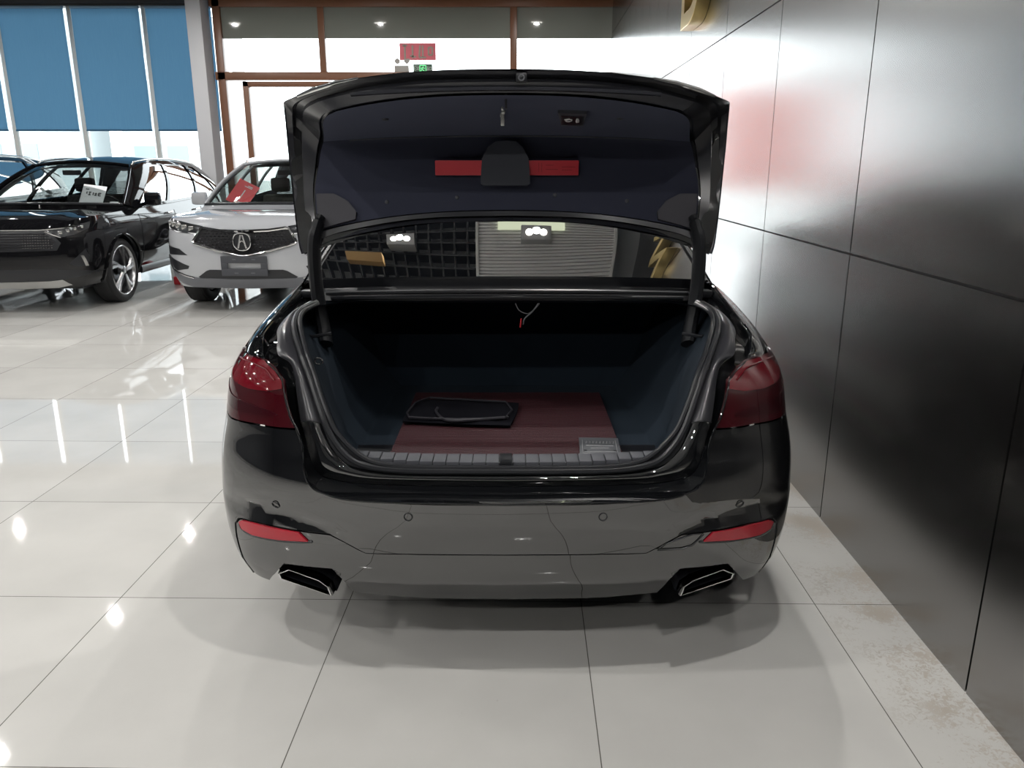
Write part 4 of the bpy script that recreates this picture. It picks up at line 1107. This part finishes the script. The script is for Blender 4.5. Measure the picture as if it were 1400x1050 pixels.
    for s_ in (1,-1):
        fn=(lambda u,v: gs(u,v)) if s_>0 else (lambda u,v: mir([gs(u,v)])[0])
        patch('cabin_side',[(0,0),(1,0),(1,1),(0,1)],fn,paint,t,holes=wins,step=.06,thick=.02,sign=-1 if s_>0 else 1)
        for w_ in wins:
            cu=sum(p[0] for p in w_)/len(w_); cv=sum(p[1] for p in w_)/len(w_)
            patch('side_window',[(cu+(p[0]-cu)*1.03,cv+(p[1]-cv)*1.02) for p in w_],fn,(MIDGLASS if style=='white' else glass_m),t,step=.08,off=-.006,thick=0,sign=-1 if s_>0 else 1)
        m=MB(); m.tube([fn(.06,.02)+V((s_*.006,0,0))]+[fn(u/20,.035)+V((s_*.006,0,0)) for u in range(2,19)],.008,6)
        m.tube(catmull([fn(.07,.05),fn(.12,.47),fn(.185,.935),fn(.34,.945),fn(.66,.945),fn(.81,.92),fn(.88,.6),fn(.94,.1)],5),.007,6); m.build('window_trim',CHROME,t)
        m=MB(); rp=[V((s_*(p.x-.015),p.y,p.z+.035)) for p in rl[2:-2]]; rp=[V((s_*(rl[1].x-.015),rl[1].y,rl[1].z))]+rp+[V((s_*(rl[-1].x-.01),rl[-1].y,rl[-1].z))]
        m.tube(rp,.014,8); m.build('roof_rail',STEEL,t)
        # mirror
        b_=gs(.10,.05)
        m=MB(); m.box((min(s_*(b_.x+.05),s_*(b_.x+.23)),b_.y-.02,b_.z+.00),(max(s_*(b_.x+.05),s_*(b_.x+.23)),b_.y+.11,b_.z+.15),.035); m.tube([(s_*(b_.x-.03),b_.y+.05,b_.z+.0),(s_*(b_.x+.1),b_.y+.05,b_.z+.03)],.022,8)
        m.build('door_mirror',paint,t)
        for y in (2.15,3.05):
            q=S.t_at(y,.93); p=V(S(q,.93)); m=MB(); m.tube([(s_*(p.x-.005),y,.93),(s_*(p.x+.025),y+.03,.935),(s_*(p.x+.025),y+.17,.94),(s_*(p.x-.005),y+.2,.94)],.011,8); m.build('door_handle',CHROME,t)
        m=MB()
        for y in (1.42,2.42,3.32):
            m.tube([V((s_*V(S(S.t_at(y+sk*(z-.4),z),z)).x+s_*.001,y+sk*(z-.4),z)) for sk in (.05,) for z in [.36+.06*k for k in range(11)]],.0035,5)
        m.build('door_gap',RUBBER,t)
        m=MB(); m.tube([V((s_*V(S(S.t_at(y,.33),.33)).x,y,.31)) for y in (1.42,2.0,2.6,3.2)],.05,8,flat=.4); m.build('side_sill',BLACKPL if style!='white' else GREYPL,t)
        for cy in (fy,ry):
            m=MB(); m.tube([V((s_*(V(S(S.t_at(cy+(RA-.004)*math.cos(a),max(.3,R+(RA-.004)*math.sin(a))),max(.3,R+(RA-.004)*math.sin(a)))).x+.004),cy+(RA-.004)*math.cos(a),R+(RA-.004)*math.sin(a))) for a in [math.radians(-8+196*k/30) for k in range(31)]],.022,6,flat=.5)
            m.build('arch_moulding',paint if style!='white' else GREYPL,t)
        for cy in (fy,ry):
            m=MB(); well(m,s_*.55,s_*.90*hw/.95,RA+.02,RA+.002,cy,R); m.build('wheel_well',BLACKPL,t,True,None,False)
            wheel(t,(s_*.81*hw/.95,cy,R),s_,R,.235,.277 if style!='white' else .25,ALLOY,5,True,.28,.026)
    # windscreen, roof, rear
    hd=[V((rl[0].x*s_, rl[0].y-.10*(1-s_*s_), rl[0].z+.05*(1-s_*s_))) for s_ in [-1+2*i/24 for i in range(25)]]
    P=coons(wb,hd,[V((-p.x,p.y,p.z)) for p in d0],d0)
    m=MB(); m.grid(P); m.build('windscreen',glass_m,t,True,None,False)
    m=MB()
    for s_ in (1,-1): m.tube([V((s_*p.x,p.y,p.z)) for p in d0],.03,8,flat=.6)
    m.tube(hd,.02,8); m.build('screen_frame',paint,t)
    m=MB(); m.tube([p+V((0,-.0,.008)) for p in wb],.016,6); m.build('wiper_cowl',BLACKPL,t)
    rr=[V((rl[-1].x*s_, rl[-1].y+.06*(1-s_*s_), rl[-1].z+.06*(1-s_*s_))) for s_ in [-1+2*i/24 for i in range(25)]]
    rs=resample(rl,25)
    P=coons(hd,rr,[V((-p.x,p.y,p.z)) for p in rs],rs)
    for j,row in enumerate(P):
        for i,p in enumerate(row): row[i]=p+V((0,0,.02*math.sin(math.pi*j/24)*(1-(2*i/24-1)**2)))
    m=MB(); m.grid(P); m.build('roof',paint,t,True,60,False)
    tb=[V((c0[-1].x*s_, c0[-1].y+.12*(1-s_*s_), c0[-1].z)) for s_ in [-1+2*i/24 for i in range(25)]]
    P=coons(tb,rr,[V((-p.x,p.y,p.z)) for p in d1],d1)
    m=MB(); m.grid(P,flip=True); m.build('rear_window',PRIVGLASS,t,True,None,False)
    tail=[V(S(q,zt(q))) for q in ts if S(q,zt(q))[1]>c0[-1].y and q<T]+[V(S(T,zt(T)))]
    tl=[V((-p.x,p.y,p.z)) for p in tail]+tail[::-1][1:]
    m=MB(); m.grid([resample(tl,25),tb]); m.build('tail_shelf',paint,t,True,60,False)
    # cabin inside
    m=MB(); m.box((-.78,1.22,.80),(.78,1.75,1.01),.06); m.box((-.8,1.0,.35),(.8,4.4,.42)); m.build('dashboard',DARKIN,t)
    for sx in (-.36,.36):
        m=MB(); m.box((sx-.24,2.25,.42),(sx+.24,2.75,.62),.06); m.box((sx-.24,2.68,.55),(sx+.24,2.82,1.14),.06); m.box((sx-.13,2.72,1.17),(sx+.13,2.82,1.36),.05); m.build('front_seat',interior,t)
    m=MB(); m.box((-.62,3.15,.42),(.62,3.6,.62),.06); m.box((-.62,3.55,.55),(.62,3.7,1.12),.06); m.build('rear_seat',interior,t)
    m=MB(); m.tube([(.36+.18*math.cos(a),1.88-.04*math.sin(a),.98+.17*math.sin(a)) for a in [2*math.pi*k/24 for k in range(24)]],.016,6,closed=True); m.tube([(.2,1.88,.98),(.52,1.88,.98)],.02,6); m.build('steering_wheel',BLACKPL,t)
    m=MB(); hl_=[[V((x*.93,p.y,p.z-.045+.02*(1-(x/p.x)**2))) for x in [p.x*(-1+2*i/8) for i in range(9)]] for p in rl[1:-1]]; m.grid(hl_,flip=True); m.build('headliner',BEIGEL,t,True,None,False)
    m=MB(); m.box((-.11,1.80,1.40),(.11,1.83,1.46),.012); m.build('rear_view_mirror',BLACKPL,t)
    m=MB(); m.box((-.76,.3,.24),(.76,4.3,.34)); m.build('underbody',BLACKPL,t)
    return t,S
def xmap(S):
    def f(x,z):
        lo,hi=0,1.2; a=abs(x)
        for _ in range(26):
            q=(lo+hi)/2
            if S(q,z)[0]<a: lo=q
            else: hi=q
        p=S(lo if x>=0 else -lo,z); return p
    return f
# ---- white SUV: pentagon grille with chrome surround
wcar,SW=suv('suv','white SUV with a chrome framed pentagon grille and a red card in its windscreen',(-2.76,8.16,0),WHITEP,CARGLASS,BEIGEIN,'white',1.615)
fm=xmap(SW)
gr=[(0,.858),(.25,.868),(.42,.890),(.455,.885),(.535,.755),(.52,.738),(.26,.665),(.05,.622),(0,.618)]
def full(h): return h+[(-a,b) for a,b in reversed(h) if a>0]
GRB=M('grille_black',(.004,.004,.005),.5,0,1.3)
g_=patch('grille',full(gr),fm,GRB,wcar,step=.05,off=.004,thick=.01)
m=MB()
for r in range(-3,5):
    for k in range(-12,13):
        x=.043*k+(.0215 if r%2 else 0); z=.755+.027*r
        if not polyin((x,z),full([(a*.93,.75+(b-.75)*.86) for a,b in gr])) or (x*x+(z-.755)**2)<.0112: continue
        p=V(fm(x,z)); m.add([p+V((-.017,-.004,0)),p+V((0,-.006,.007)),p+V((.017,-.004,0)),p+V((0,-.006,-.007)),p+V((0,-.016,0))],[(0,4,1),(1,4,2),(2,4,3),(3,4,0)])
o=m.build('mesh_pattern',GUN,g_,False,None,False); o['kind']='stuff'
m=MB(); lp=[V(fm(x,z))+V((0,-.012,0)) for x,z in densify(full(gr),.06)]; m.tube(lp,.0165,8,closed=True,flat=.8); m.build('grille_surround',CHROME,wcar)
# emblem: rounded ring with a caliper A
em=link('badge',None,wcar); em.location=(0,-.028,.762)
m=MB(); ring=[]
for k in range(40):
    a=2*math.pi*k/40; c_x=math.copysign(abs(math.cos(a))**.8,math.cos(a)); s_z=math.copysign(abs(math.sin(a))**.8,math.sin(a))
    ring.append((.088*c_x*(1+.06*s_z),0,.088*s_z))
m.tube(ring,.009,8,closed=True); m.build('ring',CHROME,em)
m=MB()
for s in (1,-1):
    m.prism([(s*.001,0,.068),(s*.017,0,.068),(s*.050,0,-.070),(s*.032,0,-.070)][::s],(0,-.008,0),(0,.006,0))
    m.prism([(s*.0,0,.012),(s*.022,0,-.0),(s*.024,0,-.014),(s*.0,0,.0)][::s],(0,-.006,0),(0,.004,0))
m.build('emblem_mark',CHROME,em,False,None)
m=MB(); m.prism([(x*.97,0,z*.97) for x,y,z in ring],(0,.004,0),(0,.01,0)); m.build('emblem_ground',BLACKPL,em,False,None)
LENSG=M('headlamp_dark',(.05,.052,.056),.15,.6)
for s in (1,-1):
    hl=patch('headlamp',[(s*a,b) for a,b in [(.44,.905),(.56,.925),(.72,.952),(.90,.972),(1.05,.965),(1.02,.93),(.9,.875),(.74,.845),(.5,.825),(.475,.84)]],SW if False else (lambda q,z:SW(q,z)),LENSG,wcar,step=.03,off=.004,thick=.008)
    m=MB()
    for k in range(5):
        q=.56+.085*k; p=V(SW(s*q,.885+.012*k)); m.box(tuple(p+V((-.028,-.012,-.026))),tuple(p+V((.026,.002,.022))),.006)
    m.build('led_unit',STEEL,hl)
    m=MB(); m.tube([V(SW(s*q,z))+V((0,-.006,0)) for q,z in [(.50,.832),(.74,.850),(.9,.880),(1.0,.925),(1.04,.962)]],.006,6); m.build('running_light',M('drl_white',(.85,.86,.88),.2) if 'drl_white' not in bpy.data.materials else bpy.data.materials['drl_white'],hl)
    patch('upper_vent',[(s*a,b) for a,b in [(.60,.612),(.70,.675),(.98,.705),(1.0,.61)]][::1],lambda q,z:SW(q,z),BLACKPL,wcar,step=.03,off=.003,thick=.006)
    patch('fog_recess',[(s*a,b) for a,b in [(.62,.47),(.60,.50),(.74,.545),(.95,.60),(.90,.48),(.80,.445)]],lambda q,z:SW(q,z),BLACKPL,wcar,step=.03,off=.003,thick=.006)
    m=MB(); m.tube([V(SW(s*q,z))+V((0,-.008,0)) for q,z in [(.97,.60),(.94,.52),(.90,.455),(.80,.425),(.66,.39),(.58,.375)]],.009,6); m.build('fog_chrome',CHROME,wcar)
patch('lower_intake',full([(0,.468),(.38,.468),(.42,.455),(.52,.388),(.50,.378),(0,.375)]),fm,BLACKPL,wcar,step=.05,off=.004,thick=.008)
patch('skid_plate',full([(0,.372),(.5,.376),(.74,.40),(.86,.44),(.87,.40),(.74,.31),(.6,.275),(0,.268)]),fm,M('skid_grey',(.13,.135,.15),.4),wcar,step=.05,off=.008,thick=.01)
pl=link('plate_holder',None,wcar); pl.location=(0,-.02,.515)
m=MB()
for lo,hi in [((-.238,-.008,-.105),(.238,.006,-.032)),((-.238,-.008,.026),(.238,.006,.098)),((-.238,-.008,-.032),(-.17,.006,.026)),((.17,-.008,-.032),(.238,.006,.026))]: m.box(lo,hi,.003)
m.build('bracket',M('bracket_grey',(.045,.047,.055),.5),pl)
m=MB()
for x,z,w_ in [(-.10,.065,.018),(.10,.065,.018),(-.085,-.075,.02),(.085,-.075,.02)]: m.box((x-w_,-.0095,z-.005),(x+w_,-.007,z+.005))
m.build('slots',GREYPL,pl)

# ---- black SUV
bcar,SB=suv('suv','black SUV with a wide slatted grille and a white price sheet in its windscreen',(-5.36,8.10,0),BLKP2,CARGLASS,DARKIN,'black',1.60)
fb=xmap(SB)
g_=patch('grille',full([(0,.872),(.50,.875),(.60,.87),(.70,.74),(.66,.665),(0,.655)]),fb,BLACKPL,bcar,step=.05,off=.003,thick=.01)
m=MB()
for k in range(7):
    z=.680+.026*k; w_=.66-.02*abs(k-3) if k<4 else .66-.03*(k-3)
    m.tube([V(fb(x,z))+V((0,-.008,0)) for x in [-w_+2*w_*i/20 for i in range(21)]],.0065,6)
m.build('grille_slats',GUN,g_)
m=MB()
rnd=random.Random(3)
for r in range(6):
    for k in range(26):
        s=-1 if k%2 else 1; x=s*(.36+.024*(k//2)); z=.694+.026*r
        if abs(x)>.64-.012*r: continue
        p=V(fb(x,z))+V((0,-.010,0)); m.box(tuple(p+V((-.004,-.002,-.003))),tuple(p+V((.004,.002,.003))))
o=m.build('grille_studs',CHROME,g_,False,None,False); o['kind']='stuff'
m=MB(); m.tube([V(fb(x,.872+.10*max(0,(abs(x)-.5))**1.2))+V((0,-.008,0)) for x in [-.84+1.68*i/40 for i in range(41)]],.008,6); m.build('light_strip',CHROME,bcar)
bd=link('badge',None,bcar); bd.location=(0,-.03,.80)
m=MB(); m.tube([(.06*math.cos(2*math.pi*k/28),0,.06*math.sin(2*math.pi*k/28)) for k in range(28)],.006,6,closed=True); m.build('ring',CHROME,bd)
for s in (1,-1):
    hl=patch('headlamp',[(s*a,b) for a,b in [(.58,.862),(.75,.885),(.95,.925),(1.06,.945),(1.0,.875),(.86,.83),(.70,.80)]],lambda q,z:SB(q,z),LENSG,bcar,step=.03,off=.004,thick=.008)
    m=MB()
    for k in range(4):
        p=V(SB(s*(.70+.075*k),.845+.017*k)); m.box(tuple(p+V((-.024,-.010,-.014))),tuple(p+V((.024,.002,.014))),.005)
    m.build('led_unit',STEEL,hl)
    m=MB(); m.tube([V(SB(s*q,z))+V((0,-.006,0)) for q,z in [(.56,.855),(.63,.82),(.70,.795)]],.007,6); m.build('running_light',CHROME,hl)
    patch('corner_vent',[(s*a,b) for a,b in [(.74,.52),(.84,.60),(.92,.665),(.95,.60),(.93,.50),(.85,.485)]],lambda q,z:SB(q,z),BLACKPL,bcar,step=.03,off=.003,thick=.006)
    patch('corner_blade',[(s*a,b) for a,b in [(.865,.605),(.895,.60),(.94,.49),(.905,.492)]],lambda q,z:SB(q,z),STEEL,bcar,step=.03,off=.008,thick=.008)
patch('lower_intake',full([(0,.475),(.6,.475),(.80,.455),(.95,.42),(.80,.385),(.62,.355),(0,.348)]),fb,BLACKPL,bcar,step=.05,off=.003,thick=.008)
patch('skid_plate',full([(0,.342),(.56,.350),(.66,.36),(.72,.30),(.6,.275),(0,.272)]),fb,M('skid_silver',(.40,.40,.39),.35,.6),bcar,step=.05,off=.006,thick=.01)
# ---- dark SUV further left
suv('suv','dark SUV with teal tinted windows at the left edge behind the black one',(-8.0,8.7,0),BLUEP,TEALGLASS,DARKIN,'black')
# ---- cards behind the windscreens, small boot things
def card(name,label,loc_,rot,w,h,mat,lines,inkm):
    t=link(name,None); t.location=loc_; t.rotation_euler=rot; tag(t,label,'card')
    box('sheet',(-w/2,-.002,0),(w/2,.002,h),mat,t,0)
    strokes('lettering',lines,-.0025,.012,inkm,t,.001)
    return t
card('price_card','red price card with white lettering propped behind the white SUV windscreen',(-3.27,9.53,1.07),(-.75,.45,.0),.25,.36,REDCARD,[(0,.08,0,.24),(-.03,.29,.06,.29),(-.04,.03,.04,.03),(-.03,.05,.05,.05),(.0,.31,.06,.31)],PAPERW)
card('price_sheet','white printed price sheet propped behind the black SUV windscreen',(-4.93,9.40,1.05),(-.55,.12,0),.27,.28,PAPERW,[(-.075,.16,-.075,.19),(-.04,.15,-.04,.185),(-.055,.15,-.025,.15),(-.055,.185,-.025,.185),(0,.15,0,.185),(.03,.15,.03,.185),(.015,.15,.045,.15),(.015,.17,.045,.17),(.06,.15,.09,.15),(.06,.168,.085,.168),(.06,.185,.09,.185),(.06,.15,.06,.185),(-.1,.22,-.06,.22)],INK)
card('small_white_card','small white card on the black SUV dashboard beside the pillar',(-4.67,9.43,1.045),(-.6,0,0),.10,.07,PAPERW,[(-.03,.035,.03,.035)],M('pale_ink',(.5,.5,.52),.6))
t=thing('floor_marker','red low marker block on the floor beside the white SUV front wheel','marker',(-4.36,10.4,0))
m=MB(); m.box((-.09,-.08,0),(.09,.08,.11),.02); m.build('block',REDTRI,t)
# --- outside
def building(x,y,w,h,col,label):
    t=thing('building',label,'building',(x,y,-.03))
    box('wall',(-w/2,0,0),(w/2,6,h),M('facade',col,.8),t,0)
    for i in range(int(w/1.6)):
        for j in range(int(h/3)):
            xx=-w/2+.5+i*1.6
            m=MB(); m.box((xx,-.04,.8+j*3),(xx+1.0,.0,2.5+j*3)); m.build('window',M('facade_glass',(.22,.27,.29),.3) if 'facade_glass' not in bpy.data.materials else bpy.data.materials['facade_glass'],t,False,None)
building(-23,36,5,9,(.40,.44,.45),'pale hazy building outside, left, seen under the blinds')
building(-17.2,40,3.4,9,(.46,.48,.49),'pale hazy building outside, seen right of the first one')
# --- daylight
w=bpy.data.worlds.new('sky'); SC.world=w; w.use_nodes=True
bg=w.node_tree.nodes['Background']; bg.inputs[0].default_value=(.93,.97,1.0,1); bg.inputs[1].default_value=SKY
def portal(loc_,rot,sx,sy):
    ld=bpy.data.lights.new('window_daylight','AREA'); ld.shape='RECTANGLE'; ld.size=sx; ld.size_y=sy; ld.cycles.is_portal=True
    o=bpy.data.objects.new('window_daylight',ld); COL.objects.link(o); o.location=loc_; o.rotation_euler=rot
portal((-1.5,YF+.2,2.0),(-math.pi/2,0,0),6.2,4.0)
portal((-8.8,YB+.3,2.0),(-math.pi/2,0,0),8.3,4.2)
# --- camera
cd=bpy.data.cameras.new('camera'); cam=bpy.data.objects.new('camera',cd); COL.objects.link(cam)
cam.location=(0,0,1.5); cam.rotation_euler=(math.radians(90-15.45),0,0)
cd.sensor_width=36; cd.lens=36*1075/1400; cd.clip_end=300; cd.clip_start=.05
SC.camera=cam
vs=SC.view_settings; vs.view_transform='Standard'; vs.look='None'; vs.gamma=1; vs.use_curve_mapping=False; vs.exposure=EXPO
SC.cycles.use_denoising=True
SC.cycles.max_bounces=10; SC.cycles.diffuse_bounces=4; SC.cycles.glossy_bounces=6; SC.cycles.transparent_max_bounces=16; SC.cycles.transmission_bounces=6
SC.cycles.caustics_reflective=False; SC.cycles.caustics_refractive=False
SC.cycles.sample_clamp_indirect=8
